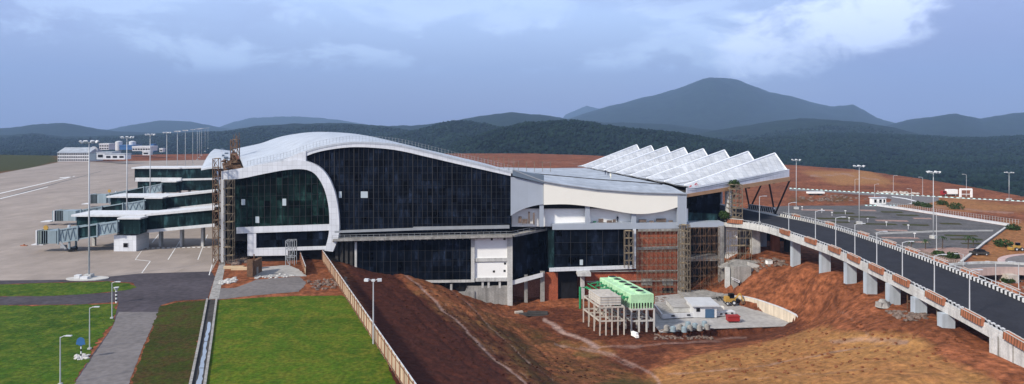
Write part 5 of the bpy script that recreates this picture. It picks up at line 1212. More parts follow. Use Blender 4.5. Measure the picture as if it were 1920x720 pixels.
for L_, s, nm in ((NP,1,'n'),(FP_,-1,'f')):
    pts = [p for p in L_ if p.y < (181 if s > 0 else 200)]
    m = MB()
    for a, b in zip(pts, pts[1:]): o_ = Vector((s*1.0,0,.34)); m.bar(a+o_, b+o_, .45, .62)
    m.build('striped_kerb', M['kerbd'], B)
    m = MB()
    for a, b in zip(pts, pts[1:]): o_ = Vector((s*.2,0,.25)); m.bar(a+o_, b+o_, .3, .5); m.bar(a+Vector((s*.6,0,.06)), b+Vector((s*.6,0,.06)), .5, .12)
    m.build('footway', M['concrete_pale'], B)
    m = MB(); Y = 62.0
    for a, b in zip(pts, pts[1:]): m.bar(a+Vector((s*.2,0,1.0)), b+Vector((s*.2,0,1.0)), .09, .09)
    while Y < pts[-1].y:
        p = pt_at(L_, Y)+Vector((s*.2,0,.3)); m.bar(p, p+dz*.75, .1, .1); Y += 1.6
    m.build('railing', M['pole'], B)
# piers
def bpier(px, yb, Y, w_=2.0, dpt=1.3, material='pier_paint', nm='pier'):
    p = pt_at(NP, Y); x = (px-CX)/FX*(Y-dpt/2); zb_ = zg(x,Y)-.6; m = MB(); m.box((x,Y,(zb_+p.z-1.15)/2),(w_,dpt,p.z-1.15-zb_)); m.build(nm, M[material], B); return
    m = MB(); x2 = 79; zb2 = zg(x2,Y)-.6; m.box((x2,Y+1,(zb2+p.z-1.15)/2),(w_,dpt,p.z-1.15-zb2)); m.build(nm, M[material], B)
    m = MB(); m.box(((x+x2)/2,Y+.3,p.z-1.75),(x2-x+w_,dpt*.9,1.2)); m.build('cross_beam', M['concrete'], B)
for px, Y in ((1493.5,166),(1549,150.5),(1597,138.5),(1635,130),(1678,122),(1727,114),(1779,106.5)): bpier(px, 0, Y)
for px, Y, w_, mt_, lab in ((1370,186,3.2,'board','b'),(1416,183,2.1,'concrete_pale','c'),(1453,184,1.9,'planter','d'),(1478,182,1.7,'mullion','e'),(1393,192,2.2,'pier_paint','f'),(1430,190,1.6,'pier_paint','g')):
    x = (px-CX)/FX*Y; zb_ = zg(x,Y)-1; m = MB(); m.box((x,Y,(zb_+6.9)/2),(w_,1.8,6.9-zb_)); m.build('pier', M[mt_], B)
# abutment wall at the near end
m = MB(); Ys = [96.5,92,88,84,80,75,70,65,60]
for a, b in zip(Ys, Ys[1:]):
    p, q = pt_at(NP,a), pt_at(NP,b); za, zb_ = zg(67,a)-1.5, zg(67,b)-1.5
    P0 = Vector((67.75,a,p.z-.25)); Q0 = Vector((67.75,b,q.z-.25)); m.ext([P0,Q0,Vector((67.75,b,zb_)),Vector((67.75,a,za))], (.4,0,0))
p = pt_at(NP,96.5); m.ext([Vector((67.6,96.7,p.z-1.1)),Vector((82,96.7,p.z-1.1)),Vector((82,96.7,-1)),Vector((67.6,96.7,-1))], (0,-.4,0)); m.build('abutment_wall', M['concrete_pale'], B)
m = MB()
for Y in (95,92.2,89.4,86.6,83.8,81): p = pt_at(NP,Y); m.bar((67.66,Y,zg(67,Y)-.5),(67.66,Y,p.z-.3),.14,.12)
m.build('wall_joint', M['concrete'], B)
# planters
def planter(lab, loc, rz, fl, plants=True):
    t = thing('planter_box', lab, 'planter', (0,0,0), 'terracotta planters on the bridge parapets'); m = MB(); L2 = 2.1
    m.box((0,0,.6),(.12,2*L2,1.1)); m.box((.5,0,.6),(.12,2*L2,1.1)); m.box((.25,-L2,.6),(.5,.12,1.1)); m.box((.25,L2,.6),(.5,.12,1.1)); m.box((.25,0,.95),(.42,2*L2-.1,.1)); m.build('trough', M['planter'], t)
    m = MB()
    for k in range(9): y = -L2+2*L2*k/8; m.bar((-.1,y,.05),(-.1,y,1.15),.07,.06)
    m.build('rib', M['rust'], t); m = MB(); m.bar((-.08,-L2-.05,1.2),(-.08,L2+.05,1.2),.1,.1); m.bar((.58,-L2-.05,1.2),(.58,L2+.05,1.2),.1,.1); m.build('rim', M['bag'], t)
    return t
np_ = [(183.6,-1),(163.5,0),(151.7,0),(142,0),(134,0),(125.8,0),(118,0),(108.8,0),(100.2,0),(91.5,0),(82,0)]
fp_ = [191,175.5,159.5,148.5,140,131,122.6,112.9,104,94]
proto_p = None
for k, (Y, f) in enumerate(np_):
    p = pt_at(NP, Y if f == 0 else 179.5); 
    if f: p = Vector((59.5,181.3,8)); rz_ = R(52)
    else: q = pt_at(NP, Y+2); dd = q-pt_at(NP,Y-2); rz_ = math.atan2(-dd.x, dd.y)
    lab = 'terracotta planter on the pit side bridge parapet, %s counting from the terminal' % ORD[k]
    sl = math.atan2((pt_at(NP,Y+3)-pt_at(NP,Y-3)).z, 6) if not f else 0
    if proto_p is None: proto_p = planter(lab, p, rz_, 0); o = proto_p; o.location = p+Vector((-.35,0,-.1)); o.rotation_euler = (sl,0,rz_)
    else: o = dup(proto_p, p+Vector((-.35,0,-.1)), rz_, label=lab); o.rotation_euler = (sl,0,rz_)
for k, Y in enumerate(fp_):
    p = pt_at(FP_, Y); sl = math.atan2((pt_at(FP_,Y+3)-pt_at(FP_,Y-3)).z, 6)
    o = dup(proto_p, p+Vector((.35,0,-.1)), R(180), label='terracotta planter on the car park side bridge parapet, %s counting from the terminal' % ORD[k]); o.rotation_euler = (-sl,0,R(180))
# bridge lamps
bl = [(1424,183,62.3),(1479,167.7,0),(1529,153,0),(1567,143.4,0),(1603,135.4,0),(1644,127.3,0),(1692,118.9,0),(1752,109.9,0),(1818,101.4,0)]
bp0 = None
for k, (px, Y, xx) in enumerate(bl):
    p = pt_at(NP, Y); p = Vector(((px-CX)/FX*Y, Y, p.z)); lab = 'slim street lamp on the pit side bridge parapet, %s counting from the terminal' % ORD[k]
    if bp0 is None: bp0 = lamp('street_lamp', lab, 6.9, 1.4, 'street lamps along the bridge', p, 0, .1)
    else: dup(bp0, p, random.uniform(-.1,.1), label=lab)
for px, yb, hh, lab in ((1806,520,.75,'short street lamp beside the curved ramp, its foot at the car park corner'),(1867,557,1.0,'street lamp below the ramp on the red earth, between two others'),(1910,568,1.12,'street lamp on the red earth close to the right edge of the picture'),
    (1640,372,.95,'far street lamp on the inner bend of the loop road'),(1709,383,.95,'far street lamp beside the painted island of the loop road'),(1603,362,1.0,'far street lamp on the straight part of the loop road'),(1675,360,1.2,'far street lamp behind the tip of the loop road'),(1730,368,1.3,'far street lamp at the outer side of the loop road'),
    (1812,368,1.5,'far street lamp standing by the white gate frame'),(1515,430,0.6,'x')):
    if lab == 'x': continue
    o = dup(bp0, G(px, yb), R(180) if px > 1700 else 0, label=lab, group='street lamps beyond the bridge'); o.scale = (1,1,hh)
# tall masts of the car park
ml = [(1493,392,'tall slim light mast at the canopy side of the car park'),(1611,420,'tall light mast with no visible head in the middle of the car park'),(1750,447,'tall light mast with a wide lamp ring in the car park'),(1892,372,'distant light mast on the red ridge near the right edge')]
m0 = make_mast('floodlight_mast', ml[0][2], 19.8, n=6, group='light masts of the car park', r=.15); m0.location = G(1493,392)
dup(m0, G(1611,420), 0, label=ml[1][2]); dup(m0, G(1750,447), .5, label=ml[2][2]); o = dup(m0, G(1892,374), .2, label=ml[3][2]); o.scale = (1,1,.62)
m1 = dup(bp0, G(1756,470), R(180), label='tall double street lamp right beside the light mast of the car park', group='street lamps beyond the bridge'); m1.scale = (1,1,1.45)
# ---- things under the bridge
def lump(name, lab, cat, c, parts):
    t = thing(name, lab, cat, c)
    for nm, mt_, boxes in parts:
        m = MB()
        for b in boxes:
            m.box(Vector(c)+Vector(b[0]), b[1], b[2] if len(b) > 2 else 0)
        m.build(nm, M[mt_], t)
    return t
def gz(px, py, Y): p = P(px, py, Y); p.z = zg(p.x, p.y); return p
c = gz(1782,620,107); lump('cement_mixer','rusty orange cement mixer standing under the low end of the bridge','mixer',c,[('frame','rust',[((0,0,.5),(1.4,1.0,.3)),((-.5,0,.9),(.2,.8,1.2)),((.5,0,.9),(.2,.8,1.2))]),('hopper','planter',[((0,-.3,1.7),(1.1,1,.9),.3),((.7,-.6,1.3),(.6,.6,.6),.5)])])
for px, Y, lab in ((1662,126.5,'tube scaffold between two piers under the bridge, beside the grey pier'),(1758,110,'tube scaffold of pale legs under the low end of the bridge'),(1703,118,'single pale prop tower standing under the bridge deck')):
    a = P(px-8,0,Y); b = P(px+8,0,Y); zz = zg(a.x,Y); scaffold(lab, (a.x+.6,Y,0), (b.x+.6,Y,0), zz-.3, pt_at(NP,Y).z-1.2, 1.4, 2, 1.6, 'rust' if px < 1750 else 'tubepale', .07, planks=False)
c = gz(1655,575,121); m = MB(); m.tube([c, c+dz*1.3],1.3,9,.5); m.box(c+Vector((0,0,.5)),(2.2,1.2,.8),.4); tag(m.build('concrete_lump', M['concrete'], None, loc=c),'grey concrete lump on the earth below the bridge','block')
zf_ = zg
stones('broken blocks and rubble strewn below the bridge', [P(1660,585,119),P(1740,600,113),P(1735,612,110),P(1690,605,112)], 70, .15,.55,'rubble', zf=zg)
stones('loose blocks on top of the mound beside the first piers', [P(1400,478,180),P(1470,484,172),P(1475,488,168),P(1410,486,172)], 80, .2,.7,'rubble', zf=zg)
c = gz(1442,484,172); lump('white_crate','small white crate on the mound below the first piers','crate',c,[('box','board',[((0,0,.5),(1.4,1,.9),.2)]),('lid','bag',[((0,0,1.0),(1.5,1.1,.12),.2)])])
# concrete stair flanks under the bridge start
t = thing('stair_block','weathered concrete stair block with a sloping white parapet below the bridge start','stair',P(1405,540,172))
for pts, mt_, Y, th, nm in (([(1376,500),(1408,500),(1410,552),(1376,556)],'concrete',172,3,'block_wall'),([(1404,492),(1428,499),(1441,508),(1430,518),(1404,512)],'bag',173,1.2,'parapet'),([(1361,502),(1369,502),(1369,542),(1361,542)],'concrete_pale',174,1,'pillar'),([(1380,488),(1430,492),(1404,500),(1350,502)],'concrete',175,2,'landing')):
    m = MB(); m.ext([P(x,y,Y) for x, y in pts], (0,th,0)); m.build(nm, M[mt_], t)
m = MB(); 
for k in range(2): a = P(1371+k*2,520+k*3,171.5); b = P(1386,526+k*4,171.5); c_ = P(1386,548,171.5); m.bar(a,b,.18); m.bar(b,c_,.22)
m.build('handrail', M['white'], t)
# dark storey behind, under the departure road
m = MB(); m.ext([P(1360,430,200), P(1480,432,200), P(1480,488,200), P(1360,492,200)], (0,.5,0)); m.build('undercroft_wall', M['glass'], T)
# ================= pit =================
ZP = -9.55
def GP(px, py, z=ZP): return G(px, py, z)
m = MB(); pts = [Vector((q[0],q[1],ZP)) for q in YARD]
m.ext(pts, (0,0,.12)); o = m.build('yard_slab', M['slab']); o['kind'] = 'structure'
m = MB(); pts = [GP(1270,548,-9.2),GP(1370,545,-9.2),GP(1372,557,-9.2),GP(1285,562,-9.2)]; m.ext(pts,(0,0,.5)); o = m.build('yard_step', M['concrete']); o['kind'] = 'structure'
# cooling tower bank
g0 = Vector((25.1,143.6,0)); gdir = Vector((-4.6,16.2,0)); gw = Vector((4.9,.6,0)); zt0 = -4.75
CT = thing('cooling_tower_bank','row of bright green cooling tower cells on a concrete frame in the pit','cooling tower',(26,146,ZP))
for k in range(6):
    a = g0+gdir*(k/6)+gdir*.006; b = g0+gdir*((k+1)/6)-gdir*.006; m = MB()
    bot = [a+dz*(zt0+1.3), a+gw+dz*(zt0+1.3), b+gw+dz*(zt0+1.3), b+dz*(zt0+1.3)]; top = [p+dz*1.75 for p in bot]; ins = [p.lerp(sum(top,Vector((0,0,0)))/4,.06)+dz*.12 for p in top]
    m.hexa(bot, top); m.hexa([p+dz*.0 for p in top], ins); ce = m.build('cooling_cell', M['green'], CT)
    c = (a+b+gw)/2+dz*(zt0+3.1); m = MB(); m.tube([c, c+dz*.5], 1.05, 16, .95); m.build('fan_ring', M['green'], ce)
    m = MB(); m.tube([c+dz*.42, c+dz*.53], .85, 14); m.build('fan_grille', M['mullion'], ce)
    m = MB(); 
    for j in range(6): q = a.lerp(b,.5)*0+a+gw*(j/6+.05)+dz*zt0; 
    for j in range(8):
        if k == 0: q = a+gw*((j+.5)/8); m.bar(q+dz*(zt0+.1), q+dz*(zt0+1.3), .22, .2)
    for j in range(4): q = a.lerp(b,(j+.5)/4)+Vector((0,0,0)); m.bar(q+dz*(zt0+.1), q+dz*(zt0+1.3), .2, .2); q = q+gw; m.bar(q+dz*(zt0+.1), q+dz*(zt0+1.3), .2, .2)
    m.build('air_louvre', M['green'], ce); m = MB(); m.hexa([p+(c-p)*.15-dz*0 for p in [v-dz*1.25 for v in bot]], [p+(c-p)*.15 for p in bot]); m.build('fill_block', M['shadow'], ce)
    # pipework arm on the pit side
    m = MB(); s_ = a.lerp(b,.5)+dz*(zt0+2.3); e_ = s_+Vector((-2.6,-.2,-.2)); m.tube([s_,e_,e_-dz*1.6],.16,8); m.tube([s_+Vector((-1,0,.25)),s_+Vector((-1.0,0,-.5))],.28,8); m.build('riser_pipe', M['greenpipe'], CT)
m = MB(); a = g0+Vector((-2.7,0,zt0+.6)); m.tube([a, a+gdir*1.05],.3,8); m.tube([a+gdir*1.05, a+gdir*1.05+Vector((-1.5,.3,0)), a+gdir*1.05+Vector((-1.5,.3,-5))],.3,8); m.tube([a+dz*1.1, a+gdir+dz*1.1],.14,8); m.build('header_pipe', M['greenpipe'], CT)
m = MB()
for k in range(7):
    for j in range(4 if k == 0 else 3):
        m = MB(); q = g0+gdir*(k/6)+gw*(j/(3 if k == 0 else 2)); m.bar(q+dz*ZP, q+dz*zt0, .34, .34); m.build('frame_column', M['bag'], CT)
m = MB()
for z in (zt0, -7.2):
    for j in (0,.5,1): m.bar(g0+gw*j+dz*z, g0+gw*j+gdir+dz*z, .3,.32)
    for k in range(7): q = g0+gdir*(k/6)+dz*z; m.bar(q-gw*.02, q+gw*1.02, .3,.32)
m.build('frame_beam', M['bag'], CT)
# left frame and its pale tank
h0 = Vector((18.2,141.5,0)); hw_ = Vector((5.1,.5,0)); hd = Vector((-2.4,9.5,0)); zt1 = -3.75
t = thing('tank_frame','concrete frame of thin columns carrying a pale panel tank, left of the green cells','frame',(20,144,ZP)); m = MB()
for k in range(4):
    for j in range(5): m = MB(); q = h0+hd*(k/3)+hw_*(j/4); m.bar(q+dz*ZP, q+dz*zt1, .26,.26); m.build('frame_column', M['tan'], t)
m = MB()
for z in (zt1,-6.6):
    for j in (0,.5,1): m.bar(h0+hw_*j+dz*z, h0+hw_*j+hd+dz*z, .26,.28)
    for k in range(4): q = h0+hd*(k/3)+dz*z; m.bar(q, q+hw_, .26,.28)
m.build('frame_beam', M['tan'], t)
t = thing('panel_tank','pale panelled water tank sitting on the thin concrete frame','tank',h0+dz*zt1); m = MB(); a = h0+hd*.1+hw_*.1+dz*(zt1+.15); m.hexa([a,a+hw_*.85,a+hw_*.85+hd*.7,a+hd*.7],[p+dz*1.75 for p in (a,a+hw_*.85,a+hw_*.85+hd*.7,a+hd*.7)]); m.build('shell', M['tan'], t); m = MB()
for z in (.1,.65,1.2,1.75): m.bar(a+dz*z+Vector((0,-.05,0)),a+hw_*.85+dz*z+Vector((0,-.05,0)),.08,.1); m.bar(a+dz*z+Vector((-.05,0,0)),a+hd*.7+dz*z+Vector((-.05,0,0)),.08,.1)
m.build('stiffener', M['concrete_pale'], t)
c = GP(1190,631,-9.7); m = MB(); m.box(c+Vector((0,0,.5)),(.6,1.6,.9),.5); m.box(c+Vector((.3,-.6,.25)),(.7,.8,.5),.2); tag(m.build('white_sack', M['board'], None, loc=c),'white sacks at the foot of the cooling tower frame','sack')
# pump house
c = GP(1326,598); t = thing('pump_house','small flat roofed white building with a blue door on the yard slab','building',c)
m = MB(); m.box(c+Vector((-.4,3.4,1.55)),(5.2,6.4,2.6)); m.build('wall', M['white'], t); m = MB(); m.box(c+Vector((-.4,3.3,3.0)),(6.2,7.4,.3)); m.build('roof', M['lamp'], t)
m = MB(); m.box(c+Vector((.6,.16,1.2)),(2.0,.12,1.9)); d1 = m.build('door', M['bluedoor'], t)
m = MB(); m.box(c+Vector((-2.0,.16,2.0)),(.8,.12,.8)); m.build('window', M['dark'], t)
m = MB(); m.box(c+Vector((-4.6,7.0,1.0)),(4.5,7.0,1.3)); m.build('annex_wall', M['concrete_pale'], t); m = MB(); m.box(c+Vector((-4.6,7.0,1.75)),(4.8,7.3,.2)); m.build('annex_roof', M['slab'], t)
t = thing('low_basin','long low white basin wall with small dark openings beside the pump house','basin',GP(1270,600)); m = MB()
a, b = GP(1242,600)+dz*.3, GP(1315,596)+dz*.3; m.bar(a+dz*.5,b+dz*.5,.3,1.0); m.bar(a+dz*.5,GP(1227,580)+dz*.8,.3,1.0); m.build('basin_wall', M['white'], t)
for s in (.25,.65): m = MB(); q = a.lerp(b,s)+dz*.55+Vector((0,-.16,0)); m.box(q,(1.0,.08,.35)); m.build('opening', M['dark'], t)
m = MB(); m.ext([a+dz*.2,b+dz*.2,GP(1310,578)+dz*.5,GP(1230,575)+dz*.5],(0,0,.1)); m.build('basin_floor', M['concrete'], t)
t = thing('equipment_plinth','low white plinth with dark openings right of the blue door','plinth',GP(1350,594)); m = MB(); a, b = GP(1338,594)+dz*.3, GP(1375,591)+dz*.3; m.bar(a+dz*.4,b+dz*.4,1.6,.8); m.build('plinth_wall', M['white'], t)
for s in (.3,.55,.85): m = MB(); q = a.lerp(b,s)+dz*.45+Vector((0,-.83,0)); m.box(q,(.7,.08,.3)); m.build('opening', M['dark'], t)
m = MB(); m.box(a.lerp(b,.3)+dz*1.3+Vector((0,.3,0)),(2,1,1.2)); m.build('cabinet', M['cream'], t)
def wheel(parent, c, r, w_=.3, ax=(0,1,0)):
    a = Vector(ax)*w_/2; m = MB(); m.tube([c-a,c+a],r,14); w1 = m.build('wheel', M['black'], parent); m = MB(); m.tube([c-a*1.1,c+a*1.1],r*.5,10); m.build('rim', M['lamp'], w1)
# backhoe
c = GP(1368,571,-9.2); t = thing('backhoe','small yellow excavator with its arm folded, parked near the retaining wall','excavator',c)
m = MB(); m.box(c+Vector((0,0,1.2)),(2.4,1.5,.8),.1); m.box(c+Vector((-.7,0,1.7)),(.9,1.3,.6),.1); m.build('body', M['yellow'], t); m = MB(); m.box(c+Vector((.4,0,2.1)),(1.1,1.2,1.2),.1); m.build('cab', M['glass'], t)
m = MB(); m.bar(c+Vector((1.1,-.2,1.4)),c+Vector((2.4,-.4,2.8)),.3); m.bar(c+Vector((2.4,-.4,2.8)),c+Vector((3.1,-.6,1.0)),.25); m.build('arm', M['yellow'], t); m = MB(); m.box(c+Vector((3.0,-.6,.7)),(.7,.8,.6),.3); m.build('bucket', M['rust'], t)
for x, r in ((-.8,.45),(.8,.6)):
    for y in (-.8,.8): wheel(t, c+Vector((x,y,r)), r)
c = GP(1374,605); lump('red_skip','dark red skip standing alone on the yard slab','skip',c,[('tub','redpaint',[((0,0,1.0),(2.6,1.5,1.0),.05)]),('skid','black',[((0,-.5,.4),(2.2,.15,.2),.05),((0,.5,.4),(2.2,.15,.2),.05)]),('rim','redpaint',[((0,0,1.55),(2.8,1.7,.12),.05)])])
for k, (x, y) in enumerate(((1250,622),(1262,624),(1275,620),(1283,625),(1294,622),(1303,618),(1312,622),(1321,614),(1326,620),(1290,615))):
    c = GP(x,y)+dz*.3; m = MB(); m.tube([c,c+dz*.8,c+dz*1.0],.6,14,.55); m.tube([c+dz*1.0,c+dz*1.12],.35,12,.3)
    o = m.build('water_drum', M['jetgrey' if k % 2 else 'concrete'], None, loc=c); tag(o, 'grey drum in the cluster at the slab edge, %s from the cooling towers' % ('nearest' if k == 0 else ORD[k]), 'drum', 'grey drums at the slab edge')
stones('rubble scattered along the edge of the yard slab', [GP(1225,618),GP(1330,618),GP(1340,628),GP(1228,634)], 120, .12,.4,'rubble', zf=zg)
stones('planks and steel scraps in front of the stair bay', [GP(1338,556),GP(1368,556),GP(1372,568),GP(1345,566)], 40, .2,.6,'shadow', zf=lambda x,y: -9.1)
c = GP(1385,569,-9.3); lump('dark_generator','small black generator set near the retaining wall','generator',c,[('body','black',[((0,0,.6),(1.5,.9,.9),.2)]),('skid','steel',[((0,0,.1),(1.8,1.1,.15),.2)]),('exhaust','steel',[((.4,0,1.3),(.12,.12,.5))])])
# curved retaining wall
t = thing('retaining_wall','pale curved retaining wall holding the earth mound behind the yard','wall',GP(1450,600)); pts = cr([GP(1372,569,-9.6),GP(1400,575,-9.6),GP(1440,590,-9.6),GP(1475,604,-9.6),GP(1500,616,-9.6),GP(1513,629,-9.6)],6); m = MB(); mc = MB()
for i, (a, b) in enumerate(zip(pts, pts[1:])):
    ha = 1.7+.9*math.sin(math.pi*min(1,i/len(pts)*1.1)); hb_ = 1.7+.9*math.sin(math.pi*min(1,(i+1)/len(pts)*1.1)); nr = Vector((-(b-a).y,(b-a).x,0)).normalized()*.4
    if nr.x < 0: nr = -nr
    m.ext([a-dz,b-dz,b+dz*hb_,a+dz*ha],nr); mc.bar(a+nr*.5+dz*(ha+.06),b+nr*.5+dz*(hb_+.06),.55,.12)
m.build('wall_face', mat('stained_render',(.58,.50,.40),.85,.15,.4,streak=.35), t); mc.build('coping', M['white'], t)
c = gz(1000,590,166); lump('stacked_formwork','flat dark formwork panels lying at the foot of the recess','formwork',c,[('sheet','shadow',[((0,0,.3),(7,3,.2),.1),((1,.5,.55),(5,2.6,.15),-.1)]),('bundle','tan',[((-3.5,1,.5),(2,.8,.5),.3)])])
# ================= car park side =================
def kerbwall(lab, pts, h, w_, material, name='boundary_wall', cat='wall'):
    t = thing(name, lab, cat, pts[0]); m = MB(); mm = MB()
    for a, b in zip(pts, pts[1:]): m.bar(a+dz*h/2, b+dz*h/2, w_, h); mm.bar(a+dz*(h+.04), b+dz*(h+.04), w_+.15, .1)
    m.build('wall_face', M[material], t); mm.build('coping', M['white' if material == 'white' else 'concrete_pale'], t); return t
kerbwall('bright white boundary wall along the far edge of the car park', [G(1642,386),G(1700,394),G(1892,424)], .8, .45, 'white')
kerbwall('pale boundary wall running down the right edge of the car park', [G(1892,424),G(1845,458),G(1798,497)], .45, .45, 'concrete')
t = thing('chain_fence','thin post fence running behind the car park wall','fence',G(1645,384)); m = MB(); a, b = G(1645,383.5), G(1915,421)
n = 60
for k in range(n): m = MB(); p = a.lerp(b,k/n); m.bar(p,p+dz*1.6,.08); m.build('post', M['concrete_pale'], t)
m = MB(); m.bar(a+dz*1.5,b+dz*1.5,.06); m.bar(a+dz*.8,b+dz*.8,.06); m.build('wire', M['steel'], t)
t = thing('post_fence','concrete post fence between the bridge and the planting bed','fence',G(1700,478)); m = MB(); a, b = G(1690,470), G(1850,516)
for k in range(40): m = MB(); p = a.lerp(b,k/40); m.bar(p,p+dz*1.5,.13); m.build('post', M['tubepale'], t)
m = MB(); m.bar(a+dz*1.4,b+dz*1.4,.1); m.bar(a+dz*.8,b+dz*.8,.08); m.build('rail', M['tubepale'], t)
M['kfar'] = hazard('far_kerb_blocks', (1,0,0), 1.7, (.5,.75,.75), (.03,.03,.03))
for lab, pts in (('black and white kerb along the straight part of the loop road',[G(1480,353.5),G(1530,356.5),G(1600,360.5),G(1700,366),G(1760,369.5)]),('black and white kerb on the right part of the loop road',[G(1760,369.5),G(1800,372),G(1920,378),G(2000,381)]),('short striped kerb at the car park gate',[G(1622,386),G(1660,386.5),G(1682,385.6)])):
    t = thing('striped_kerb', lab, 'kerb', pts[0]); m = MB()
    for a, b in zip(pts, pts[1:]): m.bar(a+dz*.2,b+dz*.2,.4,.4)
    m.build('kerb_run', M['kfar'], t); m = MB()
    for a, b in zip(pts, pts[1:]): m.bar(a+dz*.05+Vector((0,-.5,0)),b+dz*.05+Vector((0,-.5,0)),.6,.1)
    m.build('kerb_foot', M['concrete_pale'], t)
# striped barrier by the V struts
t = thing('striped_barrier','slanted black and white barrier beneath the canopy struts','barrier',P(1440,396,206)); a, b = P(1404,397,213)*1, P(1452,405,204)*1; a.z = b.z = 8.6; m = MB(); m.bar(a,b,.6,1.5); m.build('barrier_run', hazard('barrier_stripe',(.35,-1,.35),.9), t); m = MB(); m.bar(a+dz*.8,b+dz*.8,.7,.12); m.build('capping', M['concrete_pale'], t)
def palm(lab, px, py, h):
    p = G(px,py); t = thing('young_palm', lab, 'tree', p, 'young trees by the car park'); m = MB(); m.tube([p,p+Vector((.1,0,h*.5)),p+Vector((.15,0,h*.75))],.13,7,.08); m.build('trunk', M['bark'], t); m = MB(); c = p+Vector((.15,0,h*.75))
    for k in range(16):
        a = 2*math.pi*k/16+random.random()*.3; l = random.uniform(1.2,1.9); e = random.uniform(.1,1.0); prev = c; s_ = Vector((-math.sin(a),math.cos(a),0))
        for j in range(1,5): u_ = j/4; q = c+Vector((math.cos(a)*l*u_,math.sin(a)*l*u_,e*u_*1.4-1.3*u_*u_)); w1 = .26*(1-u_*.7); m.face([prev-s_*w1,prev+s_*w1,q+s_*w1*.8,q-s_*w1*.8]); prev = q
    m.build('crown', M['leaf'], t)
for x, y, h, lab in ((1708,470,3.4,'young palm at the left end of the planting bed, beside the bridge'),(1735,467,3.2,'young palm second from the bridge in the planting bed'),(1767,466,4.2,'taller young palm right of the double street lamp'),(1815,467,4.4,'wide young palm close to the right boundary wall'),(1825,461,2.8,'smallest young palm at the corner of the planting bed')): palm(lab, x, y, h)
for i, (x, y, r, lab) in enumerate(((1760,480,1.6,'dark bush low in the planting bed behind the bridge'),(1786,484,1.8,'dark bush beside the pale boundary wall'),(1722,386,2.6,'green bush patch behind the white wall, left part'),(1738,389,2.2,'green bush patch behind the white wall, right part'),(1792,392,3.2,'round dark shrub on the tan ground beyond the car park'),(1766,384,2.4,'brownish shrub beside the end of the loop road'),(1880,462,2.6,'sparse bush on the bare bank right of the car park'),(1900,431,2.2,'long low bush at the outer corner of the car park'),(1890,530,1.2,'low green scrub below the curved ramp'))):
    p = G(x,y); t = thing('shrub', lab, 'shrub', p); m = MB(); leafball(m, p+dz*r*.35, r, 260, .34, .5); m.build('foliage', M['leaf'], t); m = MB(); m.bar(p,p+dz*r*.6,.1); m.build('stem', M['bark'], t)
# curved ramp and side road on the right
mm = cr([(92,151.5,2.2),(100,153.5,2.6),(108,155,2.6),(116,154.5,2.4),(126,152,2.0),(140,148,1.5)],6); nn = cr([(92,145.5,2.2),(100,147.5,2.6),(108,149,2.6),(116,148.5,2.4),(126,146,2.0),(140,142,1.5)],6)
t = thing('curved_ramp','narrow curved ramp with pinkish parapet beyond the bridge','ramp',(105,150,0)); m = MB()
for i in range(len(mm)-1): m.face([nn[i],nn[i+1],mm[i+1],mm[i]]); m.face([nn[i]-dz*.3,nn[i+1]-dz*.3,mm[i+1]-dz*.3,mm[i]-dz*.3])
m.build('roadway', M['asphalt'], t)
for L_, nm in ((nn,'parapet'),(mm,'parapet')):
    m = MB()
    for a, b in zip(L_, L_[1:]): m.bar(a-dz*.35,b-dz*.35,.3,1.7)
    m.build(nm, mat('pink_render',(.50,.38,.34),.85,.15,.4,streak=.3) if L_ is nn else M['concrete_pale'], t)
for px in (1840,1905): p = G(px,512); m = MB(); m.box((p.x,148.5,.6),(2.2,3,2.2)); m.build('ramp_pier', M['tan'], t)
c0_ = Vector((139,160,0)); M['asf2'] = M['asphalt']
def arcroad(name, c, r0, r1, a0, a1, material, z=.02):
    m = MB(); n = 30
    for k in range(n):
        u, v = R(a0+(a1-a0)*k/n), R(a0+(a1-a0)*(k+1)/n); m.face([(c.x+r0*math.cos(u),c.y+r0*math.sin(u),z),(c.x+r1*math.cos(u),c.y+r1*math.sin(u),z),(c.x+r1*math.cos(v),c.y+r1*math.sin(v),z),(c.x+r0*math.cos(v),c.y+r0*math.sin(v),z)])
    o = m.build(name, material); o['kind'] = 'structure'
arcroad('side_road', c0_, 8, 19, 95, 250, M['asphalt'], .1); arcroad('side_road_line', c0_, 10.2, 10.6, 95, 250, M['paintline'], .12); arcroad('side_road_kerb', c0_, 19, 20.6, 95, 250, mat('pink_kerb',(.45,.33,.31),.85), .13)
p = G(1907,470); t = thing('yellow_loader','small yellow loader on the bank near the right edge','loader',p); m = MB(); m.box(p+dz*1.1,(1.5,1.2,.7)); m.build('body', M['yellow'], t); m = MB(); m.box(p+Vector((.2,0,1.8)),(.8,.9,.7)); m.build('cab', M['glass'], t); m = MB(); m.box(p+Vector((-1.7,0,.6)),(.7,1.5,.7),.1); m.build('bucket', M['yellow'], t)
for x in (-.7,.8): wheel(t, p+Vector((x,-.75,.5)), .5); wheel(t, p+Vector((x,.75,.5)), .5)
def truck(lab, px, py, cabm, L2=5.5, rz=0):
    p = G(px,py); t = thing('parked_truck', lab, 'truck', p); m = MB(); m.box(p+Vector((.7,0,2.0)),(L2*.7,2.2,2.2)); m.build('cargo_box', M['board'], t); m = MB(); m.box(p+Vector((-L2*.45,0,1.5)),(1.7,2.1,1.9)); cb = m.build('cab', M[cabm], t); m = MB(); m.box(p+Vector((-L2*.45-.2,-1.06,1.95)),(1.1,.06,.7)); m.build('window', M['dark'], cb)
    m = MB(); m.box(p+Vector((0,0,.75)),(L2,1.9,.3)); m.build('chassis', M['black'], t)
    for x in (-L2*.4,L2*.3):
        for y in (-1,1): wheel(t, p+Vector((x,y,.5)), .5)
truck('white box truck with a red cab parked beyond the loop road', 1781, 367, 'redpaint', 7)
p = G(1811,370); t = thing('road_gate','white gate frame of two posts beside the far kerb','gate',p); m = MB()
